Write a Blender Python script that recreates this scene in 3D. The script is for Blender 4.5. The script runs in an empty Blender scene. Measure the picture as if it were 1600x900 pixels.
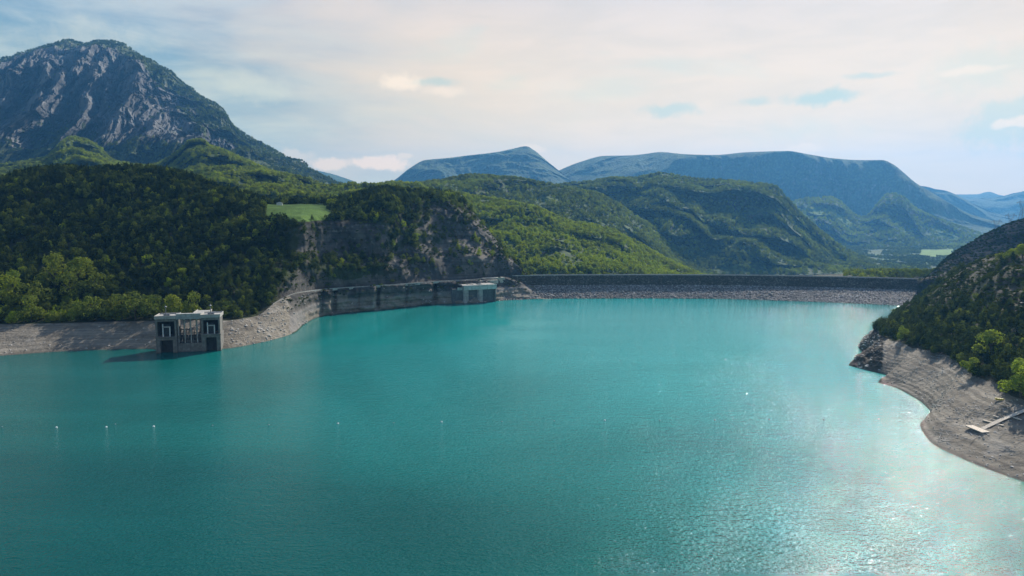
import bpy, bmesh, math, random
import numpy as np
from mathutils import Vector, Matrix
from mathutils.bvhtree import BVHTree
R = math.radians
sc = bpy.context.scene
COL = sc.collection
rng = np.random.default_rng(7)
random.seed(7)

# ------------------------------------------------------------------ camera
CAM_H, PITCH, FPX = 128.0, R(6.0), 1101.0
cs, sn = math.cos(PITCH), math.sin(PITCH)
cam = bpy.data.cameras.new('camera'); cam.sensor_width = 36; cam.lens = 36*FPX/1600
cam.clip_start = 1; cam.clip_end = 120000
camo = bpy.data.objects.new('camera', cam); COL.objects.link(camo)
camo.location = (0, 0, CAM_H); camo.rotation_euler = (math.pi/2-PITCH, 0, 0)
sc.camera = camo

# ------------------------------------------------------------------ light
SUN_EL, SUN_AZ = R(36.5), R(34)          # azimuth measured from +Y towards +X
L = Vector((math.sin(SUN_AZ)*math.cos(SUN_EL), math.cos(SUN_AZ)*math.cos(SUN_EL), math.sin(SUN_EL)))
sun = bpy.data.lights.new('sun', 'SUN'); sun.energy = 5.0; sun.angle = R(0.53); sun.color = (1, .94, .85)
suno = bpy.data.objects.new('sun', sun); COL.objects.link(suno)
suno.rotation_euler = L.to_track_quat('Z', 'Y').to_euler()
sc.view_settings.view_transform = 'Standard'; sc.view_settings.look = 'None'
sc.view_settings.exposure = 0.38; sc.view_settings.gamma = 1
cy = sc.cycles
cy.use_denoising = True
cy.max_bounces = 5; cy.diffuse_bounces = 2; cy.glossy_bounces = 2; cy.transmission_bounces = 2
cy.volume_bounces = 0; cy.transparent_max_bounces = 8

# ------------------------------------------------------------------ node helper
class NT:
    def __init__(s, tree): s.t = tree; s.n = tree.nodes; s.l = tree.links
    def new(s, typ, **kw):
        n = s.n.new(typ)
        for k, v in kw.items():
            setattr(n, k, v)
        return n
    def put(s, sock, v):
        if isinstance(v, bpy.types.NodeSocket): s.l.new(v, sock)
        elif v is not None:
            if isinstance(v, (tuple, list)) and len(v) == 3 and sock.type == 'RGBA': v = (*v, 1)
            sock.default_value = v
    def m(s, op, a, b=None, c=None, clamp=False):
        n = s.new('ShaderNodeMath', operation=op); n.use_clamp = clamp
        s.put(n.inputs[0], a)
        if b is not None: s.put(n.inputs[1], b)
        if c is not None: s.put(n.inputs[2], c)
        return n.outputs[0]
    def vm(s, op, a, b=None, sc_=None):
        n = s.new('ShaderNodeVectorMath', operation=op); s.put(n.inputs[0], a)
        if b is not None: s.put(n.inputs[1], b)
        if sc_ is not None: s.put(n.inputs['Scale'], sc_)
        return n.outputs['Value'] if op in ('LENGTH', 'DOT_PRODUCT', 'DISTANCE') else n.outputs[0]
    def mix(s, f, a, b, blend='MIX'):
        n = s.new('ShaderNodeMix', data_type='RGBA', blend_type=blend)
        s.put(n.inputs[0], f); s.put(n.inputs[6], a); s.put(n.inputs[7], b); return n.outputs[2]
    def ss(s, x, a, b, lo=0., hi=1.):
        n = s.new('ShaderNodeMapRange', interpolation_type='SMOOTHSTEP')
        s.put(n.inputs[0], x); s.put(n.inputs[1], a); s.put(n.inputs[2], b); s.put(n.inputs[3], lo); s.put(n.inputs[4], hi)
        return n.outputs[0]
    def noise(s, vec, scale, detail=4, rough=.5, dist=0., col=False):
        n = s.new('ShaderNodeTexNoise'); s.put(n.inputs['Vector'], vec); s.put(n.inputs['Scale'], scale)
        s.put(n.inputs['Detail'], detail); s.put(n.inputs['Roughness'], rough); s.put(n.inputs['Distortion'], dist)
        return n.outputs['Color' if col else 'Fac']
    def scl(s, vec, sc3):
        return s.vm('MULTIPLY', vec, sc3)
    def sep(s, v):
        n = s.new('ShaderNodeSeparateXYZ'); s.put(n.inputs[0], v); return n.outputs
    def comb(s, x, y, z):
        n = s.new('ShaderNodeCombineXYZ'); s.put(n.inputs[0], x); s.put(n.inputs[1], y); s.put(n.inputs[2], z); return n.outputs[0]
    def bump(s, h, dist, strength=1., normal=None):
        n = s.new('ShaderNodeBump'); s.put(n.inputs['Height'], h); s.put(n.inputs['Distance'], dist); s.put(n.inputs['Strength'], strength)
        if normal is not None: s.put(n.inputs['Normal'], normal)
        return n.outputs[0]
    def attr(s, name, typ='GEOMETRY', out='Color'):
        n = s.new('ShaderNodeAttribute', attribute_name=name, attribute_type=typ); return n.outputs[out]

def material(name):
    m = bpy.data.materials.new(name); m.use_nodes = True
    t = NT(m.node_tree); t.n.clear()
    out = t.new('ShaderNodeOutputMaterial')
    return m, t, out
def principled(t, out, color, rough=.8, normal=None, spec=.3, **kw):
    p = t.new('ShaderNodeBsdfPrincipled')
    t.put(p.inputs['Base Color'], color); t.put(p.inputs['Roughness'], rough)
    t.put(p.inputs['Specular IOR Level'], spec)
    if normal is not None: t.put(p.inputs['Normal'], normal)
    for k, v in kw.items(): t.put(p.inputs[k], v)
    t.l.new(p.outputs[0], out.inputs['Surface'])
    return p

# ------------------------------------------------------------------ world
def pixdir(px, py):
    u, v = (px-800)/FPX, (450-py)/FPX
    return Vector((u, cs+v*sn, -sn+v*cs)).normalized()
w = bpy.data.worlds.new('World'); sc.world = w; w.use_nodes = True
t = NT(w.node_tree); t.n.clear()
wout = t.new('ShaderNodeOutputWorld'); bg = t.new('ShaderNodeBackground'); t.l.new(bg.outputs[0], wout.inputs[0])
sky = t.new('ShaderNodeTexSky', sky_type='NISHITA'); sky.sun_disc = False
sky.sun_elevation = SUN_EL; sky.sun_rotation = SUN_AZ; sky.altitude = 800; sky.dust_density = 1.5
tc = t.new('ShaderNodeTexCoord'); D = tc.outputs['Generated']
dx, dy, dz = t.sep(D)[:3]
warp = t.noise(D, 2.2, 5, .55, col=True)
nz = t.noise(t.scl(D, (1, 1, 3.2)), 2.6, 7, .55, .6)
nz2 = t.noise(t.scl(D, (1, 1, 4.5)), 6.5, 6, .6, .4)
clear = t.mix(1., sky.outputs[0], (.105, .112, .118), 'MULTIPLY')
BG = 1.0
# high thin veil, densest on the sun side of the sky
sund = t.vm('DOT_PRODUCT', D, tuple(L))
right = t.m('ADD', t.m('MULTIPLY', dx, 1.35), t.m('MULTIPLY', dz, 1.25))
veil = t.m('ADD', right, t.m('MULTIPLY', t.m('SUBTRACT', nz, .5), .9))
veil = t.ss(veil, -.46, .20)
over = t.ss(dz, .25, .40, 1., .06)
back = t.ss(dy, -.3, .35, .15, 1.)
veil = t.m('MULTIPLY', t.m('MULTIPLY', veil, over), back)
veilcol = t.mix(t.ss(nz2, .35, .68), (.66, .605, .565), (.60, .565, .535))
bluegrey = t.mix(t.ss(nz2, .35, .7), (.15, .29, .47), (.36, .48, .60))
lowsky = t.mix(t.m('MULTIPLY', t.m('MULTIPLY', over, back), .93), clear, bluegrey)
skyc = t.mix(veil, lowsky, veilcol)
# broken pockets of blue on the right side of the sky
pk = t.m('MULTIPLY', t.ss(t.noise(t.scl(D, (1, 1, 3.)), 4.1, 5, .5, .3), .54, .70), t.m('MULTIPLY', t.m('MULTIPLY', over, .5), t.ss(dz, .09, .18)))
skyc = t.mix(pk, skyc, (.50, .585, .59))
def cloud(px, py, wpx, hpx, col, strength=1., soft=.6):
    global skyc
    c = pixdir(px, py)
    rt = Vector((c.y, -c.x, 0)).normalized(); up = rt.cross(c)
    dd = t.vm('SUBTRACT', D, tuple(c))
    wv = t.vm('SUBTRACT', t.noise(D, 34, 5, .62, col=True), (.5, .5, .5))
    a = t.vm('DOT_PRODUCT', dd, tuple(rt*(1100/wpx))); b = t.vm('DOT_PRODUCT', dd, tuple(up*(1100/hpx)))
    wx, wy, wz = t.sep(wv)[:3]
    a = t.m('ADD', a, t.m('MULTIPLY', wx, 1.6)); b = t.m('ADD', b, t.m('MULTIPLY', wy, 2.2))
    f = t.vm('LENGTH', t.comb(a, b, 0.))
    m = t.ss(f, 1.15, 1.15-soft, 0., strength)
    skyc = t.mix(m, skyc, col)
W_, G_ = (.74, .67, .63), (.33, .49, .56)
cloud(628, 127, 36, 15, (.80, .74, .70), .7, .8); cloud(694, 143, 44, 9, (.76, .70, .67), .55, .9); cloud(680, 128, 46, 8, G_, .6, 1.)
cloud(590, 254, 44, 12, (.80, .70, .68), .95); cloud(518, 257, 32, 10, (.76, .68, .67), .9); cloud(632, 243, 14, 5, W_, .7)
cloud(460, 245, 30, 12, W_, .5); cloud(830, 233, 28, 8, W_, .6); cloud(400, 140, 60, 22, (.51, .59, .63), .55, 1.)
cloud(1045, 173, 60, 11, G_, .62, .9); cloud(1180, 160, 32, 8, G_, .5, .9); cloud(1285, 152, 48, 14, G_, .75, .8)
cloud(1355, 118, 42, 5, G_, .5, .9); cloud(1255, 232, 24, 7, W_, .6)
cloud(1585, 195, 62, 36, (.40, .53, .57), .6, .6); cloud(1595, 192, 18, 9, W_, .8); cloud(1562, 196, 14, 7, W_, .8)
cloud(1545, 105, 90, 36, (.50, .58, .58), .5, 1.1); cloud(1250, 205, 110, 22, (.51, .58, .60), .45, 1.2)
cloud(1515, 110, 38, 6, W_, .6, .8); cloud(150, 60, 90, 30, (.51, .59, .63), .5, 1.2)
gain = t.mix(t.ss(dz, .36, .05), (1.02, .98, .96), (1.62, 1.27, .71))      # bright, warm sky low down, seen through the valley haze
skyc = t.mix(1., skyc, gain, 'MULTIPLY')
t.l.new(skyc, bg.inputs['Color']); bg.inputs['Strength'].default_value = BG

# ------------------------------------------------------------------ numpy noise
_perm = np.random.default_rng(3).permutation(512).astype(np.int64); _perm = np.concatenate([_perm]*3)
_g = np.random.default_rng(5).normal(size=(512, 3)); _g /= np.linalg.norm(_g, axis=1)[:, None]
def pnoise(x, y, z=0.):
    x, y, z = np.broadcast_arrays(np.asarray(x, float), np.asarray(y, float), np.asarray(z, float))
    xi, yi, zi = np.floor(x).astype(np.int64), np.floor(y).astype(np.int64), np.floor(z).astype(np.int64)
    xf, yf, zf = x-xi, y-yi, z-zi
    f = lambda q: q*q*q*(q*(q*6-15)+10)
    ux, uy, uz = f(xf), f(yf), f(zf)
    def gr(i, j, k):
        h = _perm[(_perm[(_perm[(xi+i) & 511]+yi+j) & 511]+zi+k) & 511]
        g = _g[h]
        return g[..., 0]*(xf-i)+g[..., 1]*(yf-j)+g[..., 2]*(zf-k)
    lerp = lambda a, b, q: a+(b-a)*q
    return 1.5*lerp(lerp(lerp(gr(0,0,0), gr(1,0,0), ux), lerp(gr(0,1,0), gr(1,1,0), ux), uy),
                lerp(lerp(gr(0,0,1), gr(1,0,1), ux), lerp(gr(0,1,1), gr(1,1,1), ux), uy), uz)
def fbm(x, y, z=0., o=5, g=.5):
    s = 0; a = 1.
    for i in range(o):
        s = s+a*pnoise(x*2**i+17.3*i, y*2**i+3.1*i, z*2**i+7.7*i); a *= g
    return s
def ridged(x, y, z=0., o=5, g=.55):
    s = 0; a = 1.; wt = 1.
    for i in range(o):
        r = (1-np.abs(pnoise(x*2**i+17.3*i, y*2**i+3.1*i, z*2**i+7.7*i)))**2
        s = s+a*r*wt; wt = np.clip(r*1.4, 0, 1); a *= g
    return s
def sst(x, a, b):
    q = np.clip((x-a)/(b-a), 0, 1); return q*q*(3-2*q)
def pchip(xk, yk, x):
    xk = np.asarray(xk, float); yk = np.asarray(yk, float)
    h = np.diff(xk); d = np.diff(yk)/h
    n = len(xk); m = np.zeros(n)
    if n == 2: m[:] = d[0]
    else:
        for i in range(1, n-1):
            if d[i-1]*d[i] > 0:
                w1, w2 = 2*h[i]+h[i-1], h[i]+2*h[i-1]
                m[i] = (w1+w2)/(w1/d[i-1]+w2/d[i])
        m[0] = d[0]; m[-1] = d[-1]
    x = np.clip(x, xk[0], xk[-1])
    i = np.clip(np.searchsorted(xk, x)-1, 0, n-2)
    q = (x-xk[i])/h[i]
    return ((2*q**3-3*q**2+1)*yk[i]+(q**3-2*q**2+q)*h[i]*m[i]+(-2*q**3+3*q**2)*yk[i+1]+(q**3-q**2)*h[i]*m[i+1])

# ------------------------------------------------------------------ survey: sight line + distance (or height) -> point
def atY(px, py, Y):
    u, v = (px-800)/FPX, (450-py)/FPX
    s = Y/(cs+v*sn)
    return np.array([u*s, Y, CAM_H+s*(-sn+v*cs)])
def atZ(px, py, z=0.):
    u, v = (px-800)/FPX, (450-py)/FPX
    s = (CAM_H-z)/(sn-v*cs)
    return np.array([u*s, s*(cs+v*sn), z])
def project(P):
    P = np.asarray(P, float); x, y, z = P[..., 0], P[..., 1], P[..., 2]-CAM_H
    f = y*cs-z*sn; up = y*sn+z*cs
    return 800+FPX*x/f, 450-FPX*up/f, f
def pt(p):
    if len(p) == 3 and p[2] == 'w': return atZ(p[0], p[1], 0.)
    if len(p) == 4: return atZ(p[0], p[1], p[3])
    return atY(*p)
AF = cs/FPX     # px offset -> azimuth tangent (at the horizon)

class Land: pass
def mesh_from_grid(name, P, mat, cover=None, smooth=True, kind='structure'):
    nr, nc = P.shape[:2]
    me = bpy.data.meshes.new(name)
    idx = np.arange(nr*nc).reshape(nr, nc)
    q = np.stack([idx[:-1, :-1], idx[:-1, 1:], idx[1:, 1:], idx[1:, :-1]], -1).reshape(-1, 4)
    me.vertices.add(nr*nc); me.vertices.foreach_set('co', P.reshape(-1).astype(np.float32))
    me.loops.add(q.size); me.loops.foreach_set('vertex_index', q.reshape(-1).astype(np.int32))
    me.polygons.add(len(q)); me.polygons.foreach_set('loop_start', np.arange(0, q.size, 4, dtype=np.int32))
    me.polygons.foreach_set('loop_total', np.full(len(q), 4, np.int32))
    me.polygons.foreach_set('use_smooth', np.full(len(q), smooth))
    me.update(calc_edges=True); me.validate()
    if cover is not None:
        at = me.color_attributes.new('cover', 'FLOAT_COLOR', 'POINT')
        at.data.foreach_set('color', np.concatenate([cover.reshape(-1, 3), np.ones((nr*nc, 1))], 1).reshape(-1).astype(np.float32))
    me.materials.append(mat)
    o = bpy.data.objects.new(name, me); COL.objects.link(o)
    if kind: o['kind'] = kind
    return o
def loft(name, rows, seg, nu, mat, px0=None, px1=None, disp=None, cover=None, keyed=False):
    """rows: polylines of surveyed points, front to back; a callable makes a row out of the previous ones."""
    base = []
    if not keyed:
        a = np.linspace((px0-800)*AF, (px1-800)*AF, nu)
        for r in rows:
            if callable(r): base.append(r(base)); continue
            Q = np.array([pt(p) for p in r]); ak = Q[:, 0]/Q[:, 1]; o = np.argsort(ak); Q = Q[o]; ak = ak[o]
            Y = pchip(ak, Q[:, 1], a); Z = pchip(ak, Q[:, 2], a)
            base.append(np.stack([a*Y, Y, Z], -1))
    else:
        kk = np.linspace(0, len(rows[keyed-1])-1, nu)
        for r in rows:
            if callable(r): base.append(r(base)); continue
            Q = np.array([pt(p) for p in r]); k = np.arange(len(r))
            base.append(np.stack([pchip(k, Q[:, i], kk) for i in range(3)], -1))
    base = np.array(base)                       # (rows, nu, 3)
    T = np.concatenate([np.linspace(i, i+1, s, endpoint=False) for i, s in enumerate(seg)]+[[len(rows)-1.]])
    P = np.zeros((len(T), nu, 3))
    # monotone interpolation between the rows, vectorised over the columns
    k = np.arange(len(rows)); d = np.diff(base, axis=0)
    m = np.zeros_like(base); m[0] = d[0]; m[-1] = d[-1]
    if len(rows) > 2:
        with np.errstate(divide='ignore', invalid='ignore'):
            h = 2/(1/d[:-1]+1/d[1:])
        m[1:-1] = np.where(d[:-1]*d[1:] > 0, h, 0)
    i = np.clip(T.astype(int), 0, len(rows)-2); q = (T-i)[:, None, None]
    P = (2*q**3-3*q**2+1)*base[i]+(q**3-2*q**2+q)*m[i]+(-2*q**3+3*q**2)*base[i+1]+(q**3-q**2)*m[i+1]
    TT = np.broadcast_to(T[:, None], P.shape[:2])
    PX = 800+P[..., 0]/P[..., 1]/AF
    if disp is not None: P = disp(P, TT, PX)
    # slope
    du = np.gradient(P, axis=1); dv = np.gradient(P, axis=0)
    N = np.cross(du, dv); N /= np.linalg.norm(N, axis=-1)[..., None]+1e-9
    N *= np.sign(N[..., 2:3]+1e-9)
    ld = Land(); ld.P = P; ld.T = TT; ld.PX = PX; ld.N = N
    C = cover(P, TT, PX, N) if cover is not None else np.zeros(P.shape)
    ld.C = C
    ld.obj = mesh_from_grid(name, P, mat, C)
    return ld
def along(P, dist, zz=0.):
    """push points away from the camera (dist>0) along the ground and up by zz"""
    h = np.sqrt(P[..., 0]**2+P[..., 1]**2)
    Q = P.copy(); s = 1+dist/h
    Q[..., 0] *= s; Q[..., 1] *= s; Q[..., 2] = Q[..., 2]+zz
    return Q
def off(i, d, z=None, dz=None):
    def f(b):
        Q = along(b[i], d)
        if z is not None: Q[:, 2] = z
        if dz is not None: Q[:, 2] += dz
        return Q
    return f
# ------------------------------------------------------------------ land material
# cover = (rock, meadow, drawdown beach); the rest is wooded ground
def land_material(name, rockA, rockB, soil=(.030, .038, .016), green=(.05, .075, .022), rs=.01, bumpd=2., meadow=(.16, .26, .045), canopy=0., strata=0., bleach=False):
    m, t, out = material(name)
    geo = t.new('ShaderNodeNewGeometry'); P = geo.outputs['Position']
    cv = t.sep(t.attr('cover'))
    n1 = t.noise(P, rs, 8, .6, .4); n2 = t.noise(P, rs*7, 6, .6)
    n3 = t.noise(t.scl(P, (1, 1, .25)), rs*3, 6, .62, .5)
    rock = t.mix(t.ss(n1, .35, .65), rockA, rockB)
    rock = t.mix(t.m('MULTIPLY', t.ss(n3, .5, .7), .6), rock, tuple(c*.5 for c in rockA))
    rock = t.mix(t.m('MULTIPLY', t.ss(n2, .52, .72), .6), rock, tuple(min(c*1.7, .6) for c in rockB))
    if strata:
        z = t.sep(P)[2]
        ss_ = t.noise(t.comb(t.m('MULTIPLY', t.sep(P)[0], .004), t.m('MULTIPLY', t.sep(P)[1], .004), t.m('MULTIPLY', z, strata)), 1., 5, .65)
        rock = t.mix(t.ss(ss_, .45, .62, 0., .55), rock, tuple(c*.45 for c in rockA))
    if bleach:      # below the high-water mark the rock is washed pale
        zb = t.m('ADD', t.sep(P)[2], t.m('MULTIPLY', t.m('SUBTRACT', n2, .5), 9.))
        rock = t.mix(t.ss(zb, 20., 15., 0., .85), rock, t.mix(n2, (.16, .145, .13), (.36, .33, .30)))
    wood = t.mix(t.ss(n1, .4, .62), soil, green)
    if canopy:
        vo = t.new('ShaderNodeTexVoronoi'); t.put(vo.inputs['Vector'], P); t.put(vo.inputs['Scale'], canopy)
        wood = t.mix(t.ss(vo.outputs['Distance'], .75, .1, 0., .75), wood, tuple(c*1.9 for c in green))
        wood = t.mix(t.ss(t.noise(P, canopy*.25, 5, .6), .5, .7, 0., .5), wood, tuple(c*.5 for c in soil))
    # drawdown beach: fine gravelly mud with strandlines that follow the height
    zz = t.sep(P)[2]
    zn = t.m('ADD', zz, t.m('MULTIPLY', t.noise(P, .05, 4, .5), 3.))
    band = t.noise(t.comb(t.m('MULTIPLY', t.sep(P)[0], .003), 0., t.m('MULTIPLY', zn, .9)), 1., 6, .7)
    sand = t.mix(t.ss(band, .35, .65), (.17, .146, .112), (.31, .272, .215))
    sand = t.mix(t.ss(t.noise(P, .12, 7, .65), .5, .72, 0., .75), sand, (.10, .092, .08))
    sand = t.mix(t.ss(t.noise(P, .6, 5, .7), .58, .74, 0., .7), sand, (.42, .39, .35))
    sand = t.mix(t.ss(t.noise(t.scl(P, (1, 1, 3)), .028, 6, .68, .6), .46, .60, 0., .6), sand, (.125, .108, .085))
    sand = t.mix(t.ss(t.noise(P, .045, 6, .7), .56, .66, 0., .55), sand, (.36, .33, .285))
    sand = t.mix(t.ss(zz, 1.2, .1, 0., .65), sand, (.10, .088, .07))
    mead = t.mix(t.ss(t.noise(P, .02, 5, .55), .4, .62), meadow, tuple(c*.7 for c in meadow))
    c = t.mix(t.ss(t.m('ADD', cv[0], t.m('MULTIPLY', t.m('SUBTRACT', n2, .5), .8)), .38, .62), wood, rock)
    c = t.mix(cv[1], c, mead)
    c = t.mix(t.ss(t.m('ADD', cv[2], t.m('MULTIPLY', t.m('SUBTRACT', n2, .5), .5)), .42, .58), c, sand)
    h = t.m('ADD', t.m('MULTIPLY', t.noise(P, rs*4, 8, .65), 1.), t.m('MULTIPLY', t.noise(t.scl(P, (1, 1, .4)), rs*14, 5, .6), .45))
    nrm = t.bump(h, bumpd, 1.)
    principled(t, out, c, .9, nrm, .15)
    return m

# ------------------------------------------------------------------ the ground sheet below everything (valley floor)
def valley_material():
    m, t, out = material('valley_ground')
    geo = t.new('ShaderNodeNewGeometry'); P = geo.outputs['Position']
    n = t.noise(P, .0035, 8, .62, .3)
    c = t.mix(t.ss(n, .42, .58), (.030, .045, .018), (.075, .10, .035))
    vo = t.new('ShaderNodeTexVoronoi'); t.put(vo.inputs['Vector'], t.scl(P, (1., .55, 1))); t.put(vo.inputs['Scale'], .0042)
    f = t.sep(vo.outputs['Color'])
    c = t.mix(t.ss(f[0], .68, .72, 0., .9), c, t.mix(f[1], (.10, .17, .04), (.20, .19, .11)))
    c = t.mix(t.ss(t.noise(P, .02, 6, .6), .52, .62, 0., .8), c, (.022, .034, .014))
    principled(t, out, c, .95, t.bump(t.noise(P, .03, 5, .6), 12., 1.), .1)
    return m
g = np.array([[-15500, -8000, -112], [15500, -8000, -112], [-15500, 16800, -112], [15500, 16800, -112]], float).reshape(2, 2, 3)
ground = mesh_from_grid('ground', g, valley_material(), smooth=False)
# ------------------------------------------------------------------ near left shore, road bench and wooded hill
M_near = land_material('near_hill_ground', (.062, .060, .056), (.150, .134, .114), rs=.02, bumpd=2.4, strata=.16, bleach=True, soil=(.045, .045, .028), green=(.05, .062, .026))
shoreL = [(-260,575,'w'),(0,556,'w'),(100,549,'w'),(225,545,'w'),(260,548,'w'),(350,545,'w'),(400,537,'w'),(430,530,'w'),(462,519,'w'),(474,508,'w'),(500,495,'w'),(540,489,'w'),(600,484,'w'),(690,475,'w'),(740,474,'w'),(790,469,'w'),(830,467.5,'w'),(880,467,'w')]
bank   = [(-260,520,652),(0,507,698),(200,502,703),(300,500,706),(352,501,705),(400,494,732),(430,473,770),(460,459,812),(500,453,885),(560,448.5,925),(640,443.5,968),(700,439,1015),(740,437,1040),(785,433,1072),(805,438,1082),(830,447,1090),(880,470,1100)]
rowA4  = [(-260,505,700),(0,492,735),(200,488,740),(352,485,745),(400,470,785),(430,440,808),(460,425,846),(500,418,905),(560,424,942),(640,414,990),(700,408,1040),(740,405,1066),(785,405,1100),(812,416,1118),(830,432,1124),(880,434,1130)]
rowA5  = [(-260,420,820),(0,400,860),(200,395,870),(352,395,860),(400,392,865),(430,398,868),(470,397,880),(500,396,935),(560,398,968),(600,398,985),(640,385,1030),(700,375,1080),(740,380,1100),(770,385,1120),(800,408,1128),(830,434,1135),(880,438,1145)]
rowA6  = [(-260,340,960),(0,325,990),(200,320,1000),(352,330,960),(400,345,930),(430,352,915),(470,348,900),(500,347,948),(560,348,982),(600,352,1002),(640,335,1080),(700,330,1115),(740,350,1130),(770,375,1135),(800,405,1140),(830,436,1145),(880,442,1160)]
rowA7  = [(-260,310,1050),(0,290,1080),(200,282,1090),(265,285,1080),(330,300,1060),(400,326,1010),(425,336,960),(470,338,930),(520,338,985),(560,332,1040),(600,315,1080),(650,312,1130),(700,315,1140),(740,343,1150),(770,374,1150),(800,404,1152),(830,437,1155),(880,444,1170)]
crestA = [(-260,300,1130),(0,281,1140),(60,271,1150),(130,269,1160),(200,267,1170),(265,271,1170),(330,292,1150),(395,313,1110),(420,319,1160),(470,319,1200),(520,318,1200),(560,307,1220),(600,299,1240),(650,303,1240),(700,307,1220),(725,318,1190),(750,344,1175),(775,375,1165),(800,404,1160),(830,438,1160),(880,446,1180)]
ROADW = 9.
def dispA(P, T, PX):
    X, Y, Z = P[..., 0], P[..., 1], P[..., 2]
    land = sst(T, 1.0, 1.6)*(1-.75*np.exp(-((T-2.5)/.55)**2)*(PX > 410))      # keep the waterline and the road bench true
    d = 16*fbm(X/120, Y/120, Z/90, 5)*sst(T, 3.0, 4.4)
    cl = sst(PX, 405, 450)                                                    # rocky part
    g = (ridged(X/46, Y/46, Z/170, 5)-.9)
    d -= 9*g*cl*sst(T, 3.0, 3.7)*(1-.5*sst(T, 6.4, 7))
    # sea-cliff buttresses and clefts below the road
    low = sst(T, 1.0, 1.25)*(1-sst(T, 1.85, 2.0))*sst(PX, 425, 480)
    e = 0
    for c, wd, dp in ((518, 3.4, 15), (587, 3.2, 17), (677, 3.6, 15), (556, 2.2, 5), (632, 2.4, 5), (498, 3, 6)):
        e = e+dp*np.exp(-((PX-c-(T-1.5)*4)/wd)**2)+ .9*dp*sst(PX, c-26, c-2)*(PX < c)*-.5
    d += low*(e*(.75+.5*fbm(X/40, Y/40, Z/16, 3))+5.2*fbm(X/17, Y/17, Z/10, 5)-3.0*(ridged(X/300, Y/300, Z/5.5, 3)-.8))
    Q = along(P, 1.*d)
    dz = 3.0*fbm(X/70, Y/70, 0, 5)*sst(T, 3.2, 4.5)
    beach = sst(T, 1.0, 1.35)*(1-sst(T, 1.8, 2.0))*(1-sst(PX, 410, 450))
    dz += beach*(1.3*fbm(X/55, Y/30, 0, 5)+.10*np.sin(Z*3.2+1.5*fbm(X/60, Y/60)))
    rk = beach*sst(PX, 352, 380)
    dz += rk*1.2*np.abs(fbm(X/9, Y/9, 0, 4))
    Q[..., 2] += dz
    return Q
def coverA(P, T, PX, N):
    X, Y, Z = P[..., 0], P[..., 1], P[..., 2]
    n = fbm(X/60, Y/60, Z/60, 4); n2 = fbm(X/18, Y/18, Z/18, 3)
    steep = 1-sst(N[..., 2], .45, .8)
    rock = sst(PX+25*n, 405, 450)*sst(T, 1, 1.2)*(1-sst(T, 3.5+.5*n, 4.1+.5*n))         # shore cliff + road cut
    cutz = np.exp(-((PX-535)/75)**6)*sst(T, 4.75, 4.95)*(1-sst(T, 5.95, 6.1)); rock = np.maximum(rock, cutz)
    g = sst(PX, 600+40*n, 700+40*n)*sst(T, 3, 3.3)*(1-.8*sst(T, 6.2+n, 7.)*(1-sst(PX, 700, 740)))*(.74+.6*n2); rock = np.maximum(rock, np.clip(g, 0, 1))
    g = sst(PX, 560, 620)*sst(T, 3.8, 4.2)*(1-sst(T, 5., 6.))*(n2*1.4+.55+.5*n); rock = np.maximum(rock, np.clip(g, 0, 1))
    g = sst(PX, 400, 430)*(1-sst(PX, 560, 640))*sst(T, 4., 4.2)*(1-sst(T, 4.7, 5.))*(n2*1.5+.2); rock = np.maximum(rock, np.clip(g, 0, 1))
    mead = sst(PX, 409, 420)*(1-sst(PX, 510, 524))*sst(T, 6.15, 6.3)*(1-sst(T, 7.75, 7.95))
    beach = (1-sst(PX, 425, 470))*(T > .5)*(1-sst(T, 1.95, 2.05))
    beach = np.maximum(beach, sst(PX, 440, 500)*(1-sst(T+.25*n, 1.3, 1.75))*.9)
    return np.stack([np.clip(rock, 0, 1), mead, beach], -1)
def fixunder(P, T):
    u = (1-sst(T, 0, 1))
    Q = along(P, -14*u); Q[..., 2] -= 7*u
    return Q
HA = loft('hills', [shoreL, shoreL, bank, off(2, ROADW), rowA4, rowA5, rowA6, rowA7, crestA, off(8, 140, dz=-35), off(8, 420, dz=-150)],
          [2, 30, 3, 14, 28, 26, 18, 12, 8, 6], 700, M_near, -260, 880, disp=lambda P, T, PX: dispA(fixunder(P, T), T, PX), cover=coverA)

# ------------------------------------------------------------------ right bank (keyed rows)
M_right = land_material('right_bank_ground', (.065, .055, .040), (.12, .10, .075), rs=.025, bumpd=1.2, soil=(.075, .066, .042), green=(.055, .06, .026))
kS = [(1425,482),(1389,498),(1367,515),(1342,544),(1356,556),(1327,571),(1353,578),(1393,589),(1373,598),(1402,607),(1433,624),(1455,647),(1438,664),(1464,698),(1500,715),(1549,735),(1600,753),(1750,805),(2100,930)]
kB = [(1440,477,'z',8),(1399,494,'z',10),(1381,511,'z',12),(1366,524,'z',15),(1378,527,'z',16),(1396,531,'z',18),(1408,534,'z',20),(1424,541,'z',20),(1436,545,'z',20),(1452,550,'z',21),(1472,556,'z',21),(1492,564,'z',21),(1508,578,'z',21),(1530,592,'z',21),(1555,604,'z',21),(1590,620,'z',21),(1660,640,'z',21),(1790,672,'z',21),(2150,760,'z',22)]
kC = [(1425,478,940),(1430,472,920),(1440,464,905),(1450,455,890),(1458,449,870),(1465,443,850),(1472,437,830),(1482,430,810),(1492,424,790),(1505,418,770),(1520,412,750),(1540,404,730),(1560,399,710),(1585,394,690),(1620,388,670),(1680,375,640),(1760,352,620),(1950,305,600),(2300,250,600)]
def keyrow_mid(f, lift):
    out = []
    for p, q in zip(kB, kC):
        a = atZ(p[0], p[1], p[3]); c = atY(*q); m = a*(1-f)+c*f; m[2] += lift*abs(c[2]-a[2])
        out.append(m)
    return out
_pt = pt
def pt(p):
    return p if isinstance(p, np.ndarray) else _pt(p)
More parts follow.
